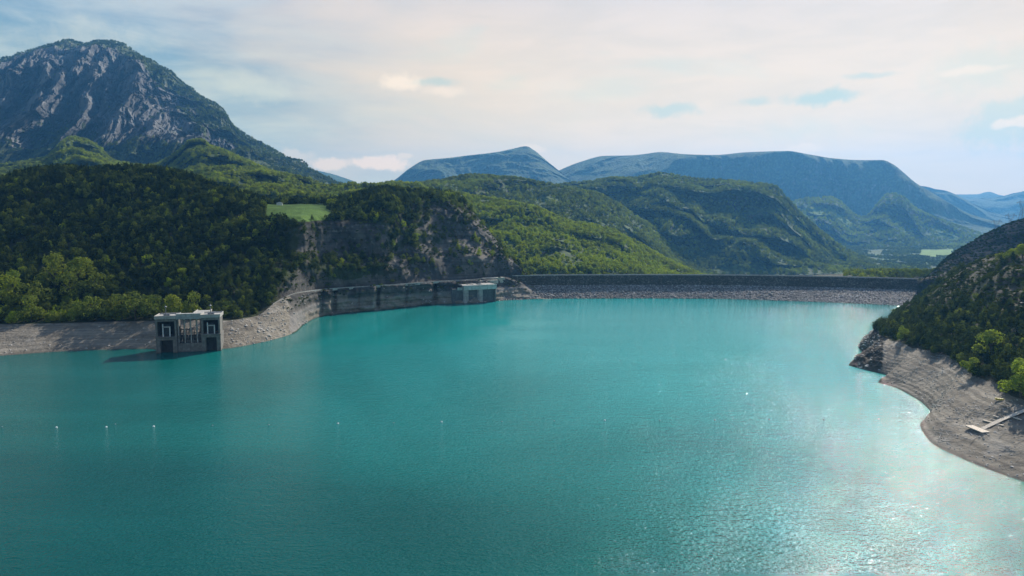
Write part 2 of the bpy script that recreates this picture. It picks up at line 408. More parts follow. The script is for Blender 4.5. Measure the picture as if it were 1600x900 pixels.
def dispR(P, T, PX):
    u = 1-sst(T, 0, 1); P = P.copy(); P[..., 2] -= 7*u; P[..., 0] -= 6*u; P[..., 1] -= 7*u
    X, Y, Z = P[..., 0], P[..., 1], P[..., 2]
    s = sst(T, 1.0, 1.35)
    beach = s*(1-sst(T, 1.85, 2.05))
    rockend = 1-sst(PX, 1385, 1400)
    P[..., 2] += beach*(.9*fbm(X/28, Y/28, 0, 5)+.13*np.sin(Z*3.1+2*fbm(X/40, Y/40)))*(1-rockend)
    P[..., 2] += s*(1-sst(T, 2.2, 2.6))*rockend*2.4*ridged(X/9, Y/9, Z/6, 4)
    up = sst(T, 2.05, 2.8)
    P[..., 2] += up*(5.*fbm(X/60, Y/60, 0, 5)-3.5*(ridged(X/45, Y/45, 0, 4)-.9))*(1-.6*sst(T, 4.2, 5))
    return P
def coverR(P, T, PX, N):
    X, Y, Z = P[..., 0], P[..., 1], P[..., 2]
    n = fbm(X/40, Y/40, 0, 4); n2 = fbm(X/9, Y/9, 0, 3)
    beach = (1-sst(T+.12*n, 1.93, 2.1))
    rock = sst(T+.5*n, 3.2, 4.3)*(.45+.7*n2+.5*n)
    rk = (1-sst(PX, 1380, 1402)); rock = np.maximum(rock, rk*(1-sst(T, 2., 2.3))); beach = beach*(1-rk)
    return np.stack([np.clip(rock, 0, 1), 0*rock, beach], -1)
HR = loft('hills', [[(*p, 'w') for p in kS], [(*p, 'w') for p in kS], kB, keyrow_mid(.3, .0), keyrow_mid(.65, .06), kC, off(5, 70, dz=-10), off(5, 260, dz=-45)],
          [2, 70, 40, 40, 30, 8, 6], 560, M_right, keyed=2, disp=dispR, cover=coverR)

# pylon hill behind the dam's right end
M_pyl = land_material('stony_hill_ground', (.030, .028, .024), (.06, .054, .046), rs=.015, bumpd=2.5, soil=(.035, .033, .022), green=(.035, .040, .02))
r0 = [(1455,470,985),(1500,470,985),(1600,470,985),(1800,480,985),(2200,500,985)]
r1 = [(1440,440,1010),(1470,428,1030),(1500,420,1060),(1600,400,1080),(1800,380,1080),(2200,340,1080)]
r2 = [(1440,450,1200),(1462,421,1200),(1480,403,1200),(1505,387,1210),(1540,366,1230),(1570,352,1240),(1600,342,1250),(1700,300,1260),(1900,240,1250),(2200,180,1200)]
def dispP(P, T, PX):
    X, Y, Z = P[..., 0], P[..., 1], P[..., 2]; P = P.copy()
    P[..., 2] += (6*fbm(X/90, Y/90, 0, 5)-5*(ridged(X/70, Y/70, 0, 4)-.9))*sst(T, .2, 1.)*(1-.7*sst(T, 1.6, 2.))+1.2*fbm(X/12, Y/12, 0, 3)
    return P
def coverP(P, T, PX, N):
    n = fbm(P[..., 0]/50, P[..., 1]/50, 0, 5)
    return np.stack([np.clip(.75+.7*n, 0, 1), 0*n, 0*n], -1)
HP = loft('hills', [r0, r1, r2, off(2, 150, dz=-25), off(2, 600, z=-112)], [14, 60, 8, 6], 300, M_pyl, 1440, 2200, disp=dispP, cover=coverP)

# ------------------------------------------------------------------ hills beyond the dam
M_mid = land_material('wooded_hills_ground', (.06, .058, .056), (.12, .11, .10), rs=.006, bumpd=6., canopy=.06, soil=(.035, .05, .018), green=(.065, .095, .028))
M_far = land_material('far_hills_ground', (.11, .105, .10), (.19, .175, .16), rs=.003, bumpd=45., canopy=.035, soil=(.03, .045, .018), green=(.06, .09, .028))
def relief(amp, Lx, zs, asp=1., seed=0., z_amp=.5, skew=0., T0=.15, T1=None, keepend=.35):
    def f(P, T, PX):
        X, Y, Z = P[..., 0], P[..., 1], P[..., 2]
        U = X+skew*Z
        wv = fbm(X/(Lx*2.3)+seed, Y/(Lx*2.3), Z/(Lx*2.3), 3)
        g = ridged(U/Lx+seed+.5*wv, Y/(Lx*asp)+.5*wv, Z/(Lx*zs), 6)-.95
        wt = sst(T, T0, T0+.6)*(1-(1-keepend)*sst(T, crestT[0]-.35, crestT[0]))
        Q = along(P, -amp*g*wt)
        Q[..., 2] += z_amp*amp*fbm(X/(Lx*.8)+seed, Y/(Lx*.8), 0, 6)*wt*.4
        return Q
    return f
crestT = [2.]
def cov(rock=lambda P, T, PX, N, n: 0*T, mead=lambda P, T, PX, N, n: 0*T, sc_=300.):
    def f(P, T, PX, N):
        n = fbm(P[..., 0]/sc_, P[..., 1]/sc_, P[..., 2]/sc_, 5)
        return np.stack([np.clip(rock(P, T, PX, N, n), 0, 1), np.clip(mead(P, T, PX, N, n), 0, 1), 0*n], -1)
    return f
steep = lambda N, a, b: 1-sst(N[..., 2], a, b)
# B1: the sunlit green spur just behind the dam's left end
B1 = loft('hills', [
  [(640,450,1230),(800,456,1260),(950,456,1300),(1090,452,1380),(1180,452,1420)],
  [(640,380,1500),(760,380,1450),(850,395,1450),(950,410,1480),(1050,432,1520),(1100,440,1560),(1180,450,1600)],
  [(640,310,1900),(700,303,1880),(760,314,1850),(800,320,1820),(840,328,1800),(880,346,1780),(930,356,1780),(965,365,1780),(1000,384,1780),(1050,412,1780),(1090,431,1780),(1120,448,1780),(1180,455,1780)],
  off(2, 160, dz=-45), off(2, 500, z=-112)], [60, 70, 10, 5], 420, M_mid, 640, 1180,
  disp=relief(55, 210, 1.5, 1., 3., .5), cover=cov(lambda P, T, PX, N, n: .5*steep(N, .45, .7)+.35*(n > .55)*(T < 1)))
# B2: the darker rounded ridge behind it
B2 = loft('hills', [
  [(560,400,1900),(800,420,2000),(1000,440,2100),(1150,445,2200)],
  [(560,330,2250),(700,325,2200),(800,330,2250),(900,345,2300),(1000,380,2350),(1080,420,2400),(1150,440,2400)],
  [(560,305,2600),(620,296,2600),(680,284,2600),(740,273,2600),(790,279,2620),(850,290,2650),(890,296,2680),(930,303,2700),(960,318,2700),(1010,350,2700),(1070,395,2700),(1150,438,2700)],
  off(2, 200, dz=-60), off(2, 600, z=-112)], [40, 80, 10, 5], 420, M_mid, 560, 1150,
  disp=relief(85, 330, 1.6, 1., 9., .5), cover=cov(lambda P, T, PX, N, n: .7*steep(N, .4, .62)))
# C: the mid ridge with its shaded cliffs
Cc = [(820,300,3500),(860,294,3500),(900,288,3500),(950,279,3500),(985,277,3500),(1030,272,3450),(1065,279,3400),(1100,281,3380),(1160,288,3350),(1198,290,3300),(1212,292,3280),(1228,308,3260),(1250,332,3240),(1275,355,3220),(1305,378,3200),(1340,398,3180),(1380,412,3150),(1430,424,3150)]
C1 = loft('hills', [
  [(820,430,2550),(1000,436,2500),(1120,434,2450),(1200,432,2450),(1300,428,2500),(1430,428,2600)],
  [(820,380,2800),(950,372,2800),(1040,372,2700),(1100,395,2620),(1145,405,2560),(1165,400,2600),(1240,405,2680),(1320,415,2780),(1430,426,2900)],
  [(820,335,3100),(920,330,3050),(1010,333,2950),(1045,347,2850),(1090,352,2850),(1130,362,2850),(1180,362,2900),(1240,375,2950),(1300,398,3000),(1360,412,3050),(1430,425,3050)],
  Cc, off(3, 250, dz=-90), off(3, 800, z=-112)], [70, 90, 90, 10, 5], 640, M_mid, 820, 1430,
  disp=lambda P, T, PX: relief(175, 300, 2.4, 1., 21., .45, skew=.75)(P, T*2/3, PX),
  cover=cov(lambda P, T, PX, N, n: .55*steep(N, .36, .52)+.1*n+.3*(n>.3)*sst(PX,1020,1100)))
# D: the great limestone mountain on the left
M_lime = land_material('limestone_mountain_ground', (.10, .098, .10), (.195, .19, .182), rs=.0045, bumpd=18., canopy=.05, strata=.012, soil=(.04, .05, .022), green=(.07, .088, .032))
crD = [(-420,240,5200),(-200,170,5200),(-80,122,5200),(0,98,5350),(40,84,5350),(75,74,5350),(110,70,5350),(132,73,5350),(155,68,5350),(190,73,5300),(212,86,5200),(240,101,5100),(265,117,5000),(290,137,4950),(320,158,4900),(347,174,4850),(362,198,4780),(385,215,4700),(410,229,4600),(440,243,4500),(470,257,4400),(495,271,4300),(520,284,4200),(545,291,4150),(600,305,4100),(700,330,4100)]
def ribs(P, T, PX):
    X, Y, Z = P[..., 0], P[..., 1], P[..., 2]
    fan = (X+1950)*1.0+(Z-700)*.42-90*np.exp(-((Z-900)/500)**2)          # ribs lean, running down to the right
    wv = fbm(X/900, Y/900, Z/900, 4)
    g = ridged(fan/300+.42*wv, Y/2400, Z/2600+.25*wv, 3, .5)-.95
    g2 = ridged(fan/170+.8*wv, Y/900, Z/900+.5*wv, 6, .66)-1.05
    rk = sst(T, .6, 1.4)*(1-.90*sst(T, 3.1, 3.95))*(1-.6*sst(PX, 360, 450))
    Q = along(P, -(360*g+120*g2)*rk)
    Q[..., 2] += 26*fbm(X/160, Y/160, Z/160, 6)*sst(T, .2, 1.)*(1-.8*sst(T, 3.5, 3.95))
    return Q
def covD(P, T, PX, N):
    X, Y, Z = P[..., 0], P[..., 1], P[..., 2]
    n = fbm(X/420, Y/420, Z/420, 5); n2 = fbm(X/90, Y/90, Z/90, 4)
    rock = sst(T+.35*n+.25*n2, 1.05, 1.55)*(1-sst(PX+60*n+.25*(Z-400), 380, 450))
    soft = sst(N[..., 2], .72, .9)*.5
    top = sst(T+.25*n, 3.35, 3.75)*(1-sst(PX, 190, 260))*.75+sst(T+.3*n, 3.15, 3.5)*sst(PX, 225, 260)*.7
    rock = rock*.80-soft*(n2+.5)-top*(.9+n2)
    return np.stack([np.clip(rock, 0, 1), 0*rock, 0*rock], -1)
D1 = loft('hills', [
  [(-420,330,2900),(0,320,3000),(300,320,3000),(500,322,3000),(700,340,3000)],
  [(-420,280,3500),(0,258,3350),(130,252,3400),(260,252,3400),(340,246,3400),(420,262,3500),(480,285,3550),(540,302,3600),(700,335,3600)],
  [(-420,260,3950),(-100,190,3950),(60,165,3980),(150,160,4000),(230,165,4000),(290,184,4000),(340,209,4020),(400,240,4000),(460,265,3950),(520,291,3900),(700,333,3900)],
  [(-420,250,4600),(-100,150,4600),(60,104,4650),(150,96,4650),(210,112,4600),(270,140,4550),(330,178,4450),(370,212,4400),(410,236,4350),(470,262,4250),(530,290,4100),(700,331,4050)],
  crD, off(4, 500, dz=-160), off(4, 2600, z=-112)], [40, 200, 150, 60, 10, 6], 1300, M_lime, -420, 700,
  disp=ribs, cover=covD)
# D2: wooded foothills at its foot
crestT[0] = 2.
D2 = loft('hills', [
  [(-420,340,1500),(0,330,1500),(300,330,1500),(450,335,1450),(560,335,1420),(700,345,1500)],
  [(-420,320,1900),(0,300,1900),(200,300,1900),(350,300,1900),(430,304,1850),(520,310,1800),(600,312,1800),(700,330,1800)],
  [(-420,290,2700),(0,262,2800),(40,256,2800),(72,250,2850),(94,230,2900),(112,219,2950),(130,224,2950),(152,233,2900),(172,250,2850),(195,258,2800),(235,264,2750),(262,252,2800),(284,238,2850),(297,224,2900),(312,221,2900),(328,231,2880),(350,240,2800),(370,250,2750),(392,255,2700),(430,274,2600),(480,286,2500),(530,296,2400),(570,297,2300),(620,296,2250),(660,302,2250),(700,330,2250)],
  off(2, 250, dz=-60), off(2, 900, z=-60)], [50, 110, 10, 5], 640, M_mid, -420, 700,
  disp=relief(135, 290, 1.6, 1., 33., .5), cover=cov(lambda P, T, PX, N, n: .35*steep(N, .4, .55), lambda P, T, PX, N, n: .8*(n > .45)*(T < 1.2)*(T>.6)))
# E: far pointed summit, F: long plateau mountain, its foothills, and the last ranges
E1 = loft('hills', [
  [(520,330,7000),(700,330,7000),(950,330,7000)],
  [(520,310,7800),(640,288,7800),(740,275,7800),(800,272,7700),(860,278,7700),(950,315,7800)],
  [(520,300,8600),(590,292,8600),(615,282,8600),(640,263,8600),(665,250,8600),(700,247,8600),(735,243,8600),(770,239,8600),(800,233,8600),(822,229,8600),(835,236,8600),(852,250,8600),(872,266,8600),(900,285,8600),(950,310,8600)],
  off(2, 500, dz=-160), off(2, 2200, z=-112)], [30, 70, 6, 4], 380, M_far, 520, 950,
  disp=relief(190, 800, 2., 1., 41., .25, keepend=.12), cover=cov(lambda P, T, PX, N, n: .5*steep(N, .4, .6)+.2*n, sc_=900.))
H1 = loft('hills', [
  [(420,320,9000),(700,320,9000)], [(420,255,10800),(470,262,10800),(510,270,10800),(545,281,10800),(565,289,10800),(620,300,10800),(700,310,10800)],
  off(1, 1200, z=-112)], [12, 4], 100, M_far, 420, 700, disp=relief(200, 1500, 2., 1., 45., .15), cover=cov(sc_=1500.))
crF = [(820,292,9000),(870,268,9000),(905,254,8900),(945,244,8800),(985,243,8700),(1030,238,8400),(1070,241,8050),(1120,242,7860),(1165,238,7820),(1230,236,7780),(1262,241,7740),(1300,247,7700),(1345,250,7620),(1378,250,7550),(1396,257,7500),(1410,268,7450),(1430,285,7400),(1455,300,7400),(1485,318,7400),(1520,336,7500),(1580,350,7500),(1700,365,7500)]
F1 = loft('hills', [
  [(820,350,6300),(1000,350,6300),(1200,370,6200),(1400,385,6000),(1550,385,6000),(1700,385,6000)],
  [(820,315,7400),(950,300,7400),(1100,310,7560),(1250,325,7500),(1350,330,7350),(1420,345,7150),(1500,362,6800),(1700,372,6800)],
  [(820,300,8100),(900,275,8000),(980,264,7900),(1100,268,7720),(1230,272,7640),(1330,282,7480),(1380,290,7350),(1420,312,7250),(1460,332,7200),(1520,350,7200),(1700,368,7200)],
  crF, off(3, 700, dz=-160), off(3, 2600, z=-112)], [30, 50, 60, 6, 4], 620, M_far, 820, 1700,
  disp=lambda P, T, PX: relief(150, 700, 2.6, 1., 51., .22, keepend=.12)(P, T*2/3, PX), cover=cov(lambda P, T, PX, N, n: .4*steep(N, .4, .6)+.1*n, sc_=900.))
F2 = loft('hills', [
  [(1120,410,4300),(1250,405,4400),(1400,398,4600),(1560,385,4800),(1700,385,4800)],
  [(1120,365,5000),(1230,360,5000),(1290,365,5000),(1330,380,5000),(1350,372,5100),(1400,368,5200),(1460,382,5300),(1560,382,5300),(1700,380,5300)],
  [(1120,335,5700),(1180,326,5700),(1235,318,5700),(1262,311,5700),(1295,309,5700),(1315,318,5700),(1335,336,5700),(1352,340,5750),(1370,322,5800),(1390,304,5850),(1408,308,5850),(1430,326,5850),(1460,342,5850),(1500,356,5850),(1550,370,5850),(1700,378,5850)],
  off(2, 300, dz=-80), off(2, 900, z=-112)], [60, 90, 6, 4], 560, M_far, 1120, 1700,
  disp=relief(150, 420, 1.8, 1., 61., .4), cover=cov(lambda P, T, PX, N, n: .75*steep(N, .42, .62)+.1*n, lambda P, T, PX, N, n: .7*(n > .35)*(T < 1.6), sc_=400.))
G1 = loft('hills', [
  [(1300,370,9500),(1500,365,9500),(1750,360,9500)],
  [(1300,330,10400),(1400,305,10400),(1440,290,10400),(1463,296,10400),(1480,299,10400),(1505,310,10400),(1530,322,10400),(1560,334,10400),(1620,345,10400),(1750,352,10400)],
  off(1, 1200, z=-112)], [40, 4], 260, M_far, 1300, 1750, disp=relief(240, 1200, 2., 1., 71., .2), cover=cov(sc_=1500.))
G2 = loft('hills', [
  [(1380,355,11000),(1750,355,11000)],
  [(1380,318,12300),(1490,312,12300),(1520,310,12300),(1560,308,12300),(1580,303,12300),(1610,297,12300),(1680,285,12300),(1750,290,12300)],
  off(1, 1200, z=-112)], [30, 4], 220, M_far, 1380, 1750, disp=relief(260, 1600, 2., 1., 81., .12), cover=cov(sc_=1500.))
G3 = loft('hills', [
  [(1380,345,13000),(1750,345,13000)],
  [(1380,312,14600),(1480,304,14600),(1525,304,14600),(1545,300,14600),(1562,305,14600),(1620,310,14600),(1750,305,14600)],
  off(1, 1200, z=-112)], [16, 4], 160, M_far, 1380, 1750, disp=relief(200, 2500, 2., 1., 91., .1), cover=cov(sc_=2500.))
# ------------------------------------------------------------------ lake
def lake_material():
    m, t, out = material('lake_water')
    geo = t.new('ShaderNodeNewGeometry'); P = geo.outputs['Position']
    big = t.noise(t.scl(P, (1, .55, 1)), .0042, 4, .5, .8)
    mid = t.noise(t.scl(P, (.35, 1, 1)), .02, 4, .55)
    # sky sheen painted pale into the basin's colour, darker towards the near end
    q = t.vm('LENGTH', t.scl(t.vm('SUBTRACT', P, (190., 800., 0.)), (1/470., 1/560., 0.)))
    painted_sheen = t.ss(t.m('ADD', q, t.m('MULTIPLY', t.m('SUBTRACT', big, .5), .9)), 1.15, .25)
    col = t.mix(painted_sheen, (.002, .100, .087), (.022, .31, .295))
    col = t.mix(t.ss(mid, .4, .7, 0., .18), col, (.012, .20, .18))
    calm = t.ss(t.m('ADD', big, t.m('MULTIPLY', t.m('SUBTRACT', mid, .5), .6)), .40, .62)
    w1 = t.noise(t.scl(P, (.8, 1.5, 1)), .16, 2, .5, .3)
    w2 = t.noise(t.scl(P, (1, 1.25, 1)), .62, 2, .6, .2)
    w3 = t.noise(t.scl(P, (1, 1.3, 1)), 2.3, 2, .6)
    h = t.m('ADD', t.m('ADD', t.m('MULTIPLY', w1, .50), t.m('MULTIPLY', w2, .60)), t.m('MULTIPLY', w3, .06))
    lee = t.vm('LENGTH', t.scl(t.vm('SUBTRACT', P, (-190., 850., 0.)), (1/250., 1/230., 0.)))     # sheltered water under the cliff
    lee = t.ss(t.m('ADD', lee, t.m('MULTIPLY', t.m('SUBTRACT', mid, .5), .8)), .55, 1.25, .16, 1.)
    n = t.bump(h, t.m('MULTIPLY', lee, t.m('ADD', .84, t.m('MULTIPLY', calm, .14))), 1.)
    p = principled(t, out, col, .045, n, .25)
    t.put(p.inputs['IOR'], 1.33)
    return m
def flat_mesh(name, pts, mat, z, kind='structure'):
    me = bpy.data.meshes.new(name); me.from_pydata([(x, y, z) for x, y in pts], [], [list(range(len(pts)))])
    me.materials.append(mat); o = bpy.data.objects.new(name, me); COL.objects.link(o)
    if kind: o['kind'] = kind
    return o
lake_pts = [(-900, 560), (-900, 640), (-330, 790), (-160, 1010), (-20, 1105), (300, 1105), (520, 1020), (640, 940), (520, 640), (420, 400), (420, 200), (1500, -200), (2500, -3000), (-2500, -3000), (-1500, -200)]
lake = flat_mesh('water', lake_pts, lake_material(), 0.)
# ------------------------------------------------------------------ valley floor and the terrace beside the dam's right end
def dispV(P, T, PX):
    P = P.copy(); P[..., 2] = -106+2.5*fbm(P[..., 0]/300, P[..., 1]/300, 0, 4)+0*T
    P[0, :, 2] = P[-1, :, 2] = -113; P[:, 0, 2] = P[:, -1, 2] = -113
    return P
def coverV(P, T, PX, N):
    X, Y = P[..., 0], P[..., 1]
    sx, sy, f = project(P)
    fld = ((np.abs(sx+.4*(sy-395)-1463) < 26)*(np.abs(sy-395.5) < 5.5)+(np.abs(sx-1463) < 10)*(np.abs(sy-383.5) < 1.5)).astype(float)
    fld = np.clip(fld+((fbm(X/160, Y/420, 3., 2) > .42)*.8), 0, 1)
    riv = (np.abs(sx-1370-.8*(418-sy)+3*np.sin(sy)) < 2.5)*(sy > 408)*(sy < 420)+(np.abs(sx-1497) < 7)*(np.abs(sy-399) < 1.6)
    return np.stack([0*X, fld, riv*1.], -1)
V1 = loft('ground', [[(1050,440,1900),(1750,440,1900)], [(1050,390,5200),(1750,390,5200)]], [240], 260, M_mid, 1050, 1750, disp=dispV, cover=coverV)
V2 = loft('hills', [[(1230,450,1190,),(1330,446,1180),(1420,446,1150),(1560,446,1120)], [(1230,438,1230),(1330,434,1220),(1420,435,1180),(1560,432,1150)],
   [(1230,433,1400),(1330,428,1420),(1420,428,1450),(1560,420,1450)], off(2, 60, dz=-20), off(2, 260, z=-112)], [6, 16, 4, 4], 120, M_near, 1230, 1560,
   disp=lambda P, T, PX: P+np.stack([0*T, 0*T, 1.2*fbm(P[..., 0]/20, P[..., 1]/20, 0, 4)], -1))
# ------------------------------------------------------------------ the air, and unseen clouds added to shade the banks and near water
def closed_box(name, lo, hi, mat):
    bm = bmesh.new(); add_box(bm, lo, hi); me = bpy.data.meshes.new(name); bm.to_mesh(me); bm.free(); me.materials.append(mat)
    o = bpy.data.objects.new(name, me); COL.objects.link(o); o['kind'] = 'stuff'; return o
def add_box(bm, lo, hi, bev=0.):
    x0, y0, z0 = lo; x1, y1, z1 = hi
    r = bmesh.ops.create_cube(bm, size=1, matrix=Matrix.Translation(((x0+x1)/2, (y0+y1)/2, (z0+z1)/2)) @ Matrix.Diagonal((x1-x0, y1-y0, z1-z0, 1)))
    if bev:
        es = list({e for v in r['verts'] for e in v.link_edges})
        bmesh.ops.bevel(bm, geom=es, offset=bev, segments=1, affect='EDGES')
def volume_material(name, density, color, g):
    m, t, out = material(name); pv = t.new('ShaderNodeVolumePrincipled')
    t.put(pv.inputs['Color'], color); pv.inputs['Density'].default_value = density; pv.inputs['Anisotropy'].default_value = g
    t.l.new(pv.outputs[0], out.inputs['Volume']); return m
HAZE = 4.9e-5
haze = closed_box('haze', (-15600, -8100, -114), (15600, 16900, 1560), volume_material('haze_air', HAZE, (.15, .50, 1.), .35))
haze['label'] = 'blue summer haze filling the valley air'
def shade_cloud(name, gx, gy, rx, ry, rz, h, dens, label, seed=1):
    c = Vector((gx, gy, 0))+L*(h/L.z)
    me = bpy.data.meshes.new(name); bm = bmesh.new(); bmesh.ops.create_icosphere(bm, subdivisions=6, radius=1)
    co = np.array([v.co[:] for v in bm.verts]); d = 1+.30*fbm(co[:, 0]*1.6+seed, co[:, 1]*1.6, co[:, 2]*1.6, 5)
    for v, k in zip(bm.verts, d): v.co = v.co*float(k); v.co.x *= rx; v.co.y *= ry; v.co.z *= rz*(1 if v.co.z > 0 else .5)
    for f_ in bm.faces: f_.smooth = True
    bm.to_mesh(me); bm.free(); me.materials.append(volume_material(name+'_vapour', dens, (1, 1, 1), .3))
    o = bpy.data.objects.new(name, me); COL.objects.link(o); o.location = c; o['kind'] = 'stuff'; o['label'] = label
    return o
shade_cloud('cloud', -640, 1010, 450, 340, 130, 2100, .0034, 'unseen cloud added to shade the left bank')
shade_cloud('cloud', 930, 1120, 300, 300, 110, 2100, .008, 'unseen cloud added to shade the pylon hill', 5)

shade_cloud('cloud', -420, 190, 420, 200, 120, 2100, .0035, 'thin unseen cloud added to shade the near left water', 9)

# ------------------------------------------------------------------ object helpers
def obj(name, bm_or_me, mat, parent=None):
    if isinstance(bm_or_me, bmesh.types.BMesh):
        me = bpy.data.meshes.new(name); bm_or_me.normal_update(); bm_or_me.to_mesh(me); bm_or_me.free()
    else: me = bm_or_me
    if mat is not None and not me.materials: me.materials.append(mat)
    o = bpy.data.objects.new(name, me); COL.objects.link(o)
    if parent is not None: o.parent = parent
    return o
def tag(o, label, cat, group=None, kind=None):
    if label: o['label'] = label
    if cat: o['category'] = cat
    if group: o['group'] = group
    if kind: o['kind'] = kind
    return o
def thing(name, label, cat, loc, rz=0., group=None):
    o = bpy.data.objects.new(name, None); COL.objects.link(o); o.location = tuple(float(q) for q in loc); o.rotation_euler = (0, 0, rz)
    o.empty_display_size = .5
    return tag(o, label, cat, group)
def add_bar(bm, a, b, r, seg=6, r2=None):
    a, b = Vector(a), Vector(b); d = b-a
    mt = Matrix.Translation((a+b)/2) @ d.to_track_quat('Z', 'Y').to_matrix().to_4x4()
    bmesh.ops.create_cone(bm, cap_ends=True, segments=seg, radius1=r, radius2=r if r2 is None else r2, depth=d.length, matrix=mt)
def add_prism(bm, pts, y0, y1):
    """outline in x,z extruded along y"""
    a = [bm.verts.new((x, y0, z)) for x, z in pts]; b = [bm.verts.new((x, y1, z)) for x, z in pts]
    bm.faces.new(a[::-1]); bm.faces.new(b)
    for i in range(len(pts)):
        j = (i+1) % len(pts); bm.faces.new((a[i], a[j], b[j], b[i]))

# ------------------------------------------------------------------ vegetation
def foliage_material():
    m, t, out = material('foliage')
    tint = t.attr('tint', 'INSTANCER', 'Fac')
    geo = t.new('ShaderNodeNewGeometry'); oi = t.new('ShaderNodeObjectInfo')
    r = t.new('ShaderNodeValToRGB'); t.put(r.inputs[0], tint)
    e = r.color_ramp.elements
    e[0].position = 0; e[0].color = (.018, .032, .014, 1)
    e[1].position = 1; e[1].color = (.23, .31, .035, 1)
    for p_, c in ((.3, (.050, .074, .025)), (.55, (.102, .140, .038)), (.78, (.165, .218, .044))):
        q = e.new(p_); q.color = (*c, 1)
    n = t.noise(geo.outputs['Position'], .9, 3, .6)
    c = t.mix(t.ss(n, .35, .65), r.outputs[0], t.mix(1., r.outputs[0], (1.45, 1.35, 1.1), 'MULTIPLY'))
    c = t.mix(t.m('MULTIPLY', oi.outputs['Random'], .35), c, t.mix(1., c, (1.35, .95, .9), 'MULTIPLY'))
    d = t.new('ShaderNodeBsdfDiffuse'); t.put(d.inputs[0], c)
    tr = t.new('ShaderNodeBsdfTranslucent'); t.put(tr.inputs[0], t.mix(1., c, (1.25, 1.3, .7), 'MULTIPLY'))
    mx = t.new('ShaderNodeMixShader'); mx.inputs[0].default_value = .38
    t.l.new(d.outputs[0], mx.inputs[1]); t.l.new(tr.outputs[0], mx.inputs[2]); t.l.new(mx.outputs[0], out.inputs[0])
    return m
M_leaf = foliage_material()
def simple(name, col, rough=.8, var=.25, scale=.4, bumpd=0., spec=.3, **kw):
    m, t, out = material(name)
    P = t.new('ShaderNodeNewGeometry').outputs['Position']
    n = t.noise(P, scale, 6, .62)
    c = t.mix(t.ss(n, .35, .68), tuple(c*(1+var) for c in col), tuple(c*(1-var*1.3) for c in col))
    nr = t.bump(t.noise(P, scale*4, 5, .6), bumpd) if bumpd else None
    principled(t, out, c, rough, nr, spec, **kw)
    return m
M_bark = simple('bark', (.10, .08, .06), .9, .3, 2.)
def crown_mesh(name, kind, seed, fine=1):
    r = random.Random(seed); V = []; F = []
    def clump(c, rad, n, qs, flat=1.):
        n = int(n*fine**1.7); qs = qs/fine**.8
        for _ in range(n):
            d = Vector((r.gauss(0, 1), r.gauss(0, 1), r.gauss(.25, 1))).normalized()
            p = c+Vector((d.x*rad, d.y*rad, d.z*rad*flat))*r.uniform(.72, 1.06)
            nn = (d+Vector((r.uniform(-.6, .6), r.uniform(-.6, .6), r.uniform(-.5, .6)))).normalized()
            a = nn.orthogonal().normalized(); a = Matrix.Rotation(r.uniform(0, 6.28), 3, nn) @ a; b = nn.cross(a)
            s = qs*r.uniform(.6, 1.25); k = len(V)
            for qx, qy in ((-1, -.5), (.1, -1), (1, .2), (-.2, .9)):
                V.append(p+a*qx*s*r.uniform(.7, 1.1)+b*qy*s*r.uniform(.7, 1.1)+nn*r.uniform(-.25, .25)*s)
            F.append((k, k+1, k+2, k+3))
    if kind == 'broad':     # unit height, crown from .18 to 1
        nl = r.randint(9, 12)
        for i in range(nl):
            an = i*2.4+r.random(); rr = r.uniform(.12, .34) if i else 0
            zc = r.uniform(.24, .80)-rr*.2
            if i == 0: zc = .76
            clump(Vector((math.cos(an)*rr, math.sin(an)*rr, zc)), r.uniform(.14, .22), 30, .062, 1.)
    elif kind == 'pine':
        for i in range(8):
            z = .2+.78*i/7; rr = .30*(1-((z-.15)/.9)**1.4)+.03
            for k in range(4 if i < 5 else (2 if i < 7 else 1)):
                an = k*1.57+i*.8+r.uniform(-.4, .4)
                clump(Vector((math.cos(an)*rr*.62, math.sin(an)*rr*.62, z+r.uniform(-.03, .03))), max(.05, rr*.5), 13, .048, .55)
    elif kind == 'bush':
        for i in range(5):
            an = i*2.1; rr = .3*(i > 0)
            clump(Vector((math.cos(an)*rr, math.sin(an)*rr, .42+r.uniform(-.1, .15))), r.uniform(.22, .32), 26, .10, .9)
    me = bpy.data.meshes.new(name); me.from_pydata(V, [], F); me.materials.append(M_leaf)
    me.polygons.foreach_set('use_smooth', [False]*len(F)); me.update()
    return me
def trunk_mesh(name, seed, pine=False):
    r = random.Random(seed); bm = bmesh.new()
    top = .9 if pine else .5
    add_bar(bm, (0, 0, -.06), (r.uniform(-.03, .03), r.uniform(-.03, .03), top), .028, 6, .006)
    if not pine:
        for i in range(5):
            an = i*1.3+r.random()
            add_bar(bm, (0, 0, .22+.04*i), (math.cos(an)*.24, math.sin(an)*.24, .5+.05*i), .012, 4, .004)
    me = bpy.data.meshes.new(name); bm.to_mesh(me); bm.free(); me.materials.append(M_bark); return me
crowns = {'broad': [crown_mesh('crown', 'broad', s) for s in (1, 2, 3, 4)], 'pine': [crown_mesh('crown', 'pine', s) for s in (5, 6)], 'bush': [crown_mesh('crown', 'bush', s) for s in (8, 9)]}
trunks = {'broad': [trunk_mesh('trunk', s) for s in (1, 2)], 'pine': [trunk_mesh('trunk', 9, True)]}
fine_crowns = [crown_mesh('crown', 'broad', s, 2.1) for s in (1, 2, 3, 4)]+[crown_mesh('crown', 'pine', s, 2.) for s in (5, 6)]+[crown_mesh('crown', 'bush', s, 2.1) for s in (8, 9)]
KN = ['broad']*4+['pine']*2+['bush']*2      # the eight source crowns by index
src_meshes = crowns['broad']+crowns['pine']+crowns['bush']
src = bpy.data.collections.new('crown_sources')
for i, me in enumerate(src_meshes):
    o = bpy.data.objects.new('source_crown_%d' % i, me); src.objects.link(o)

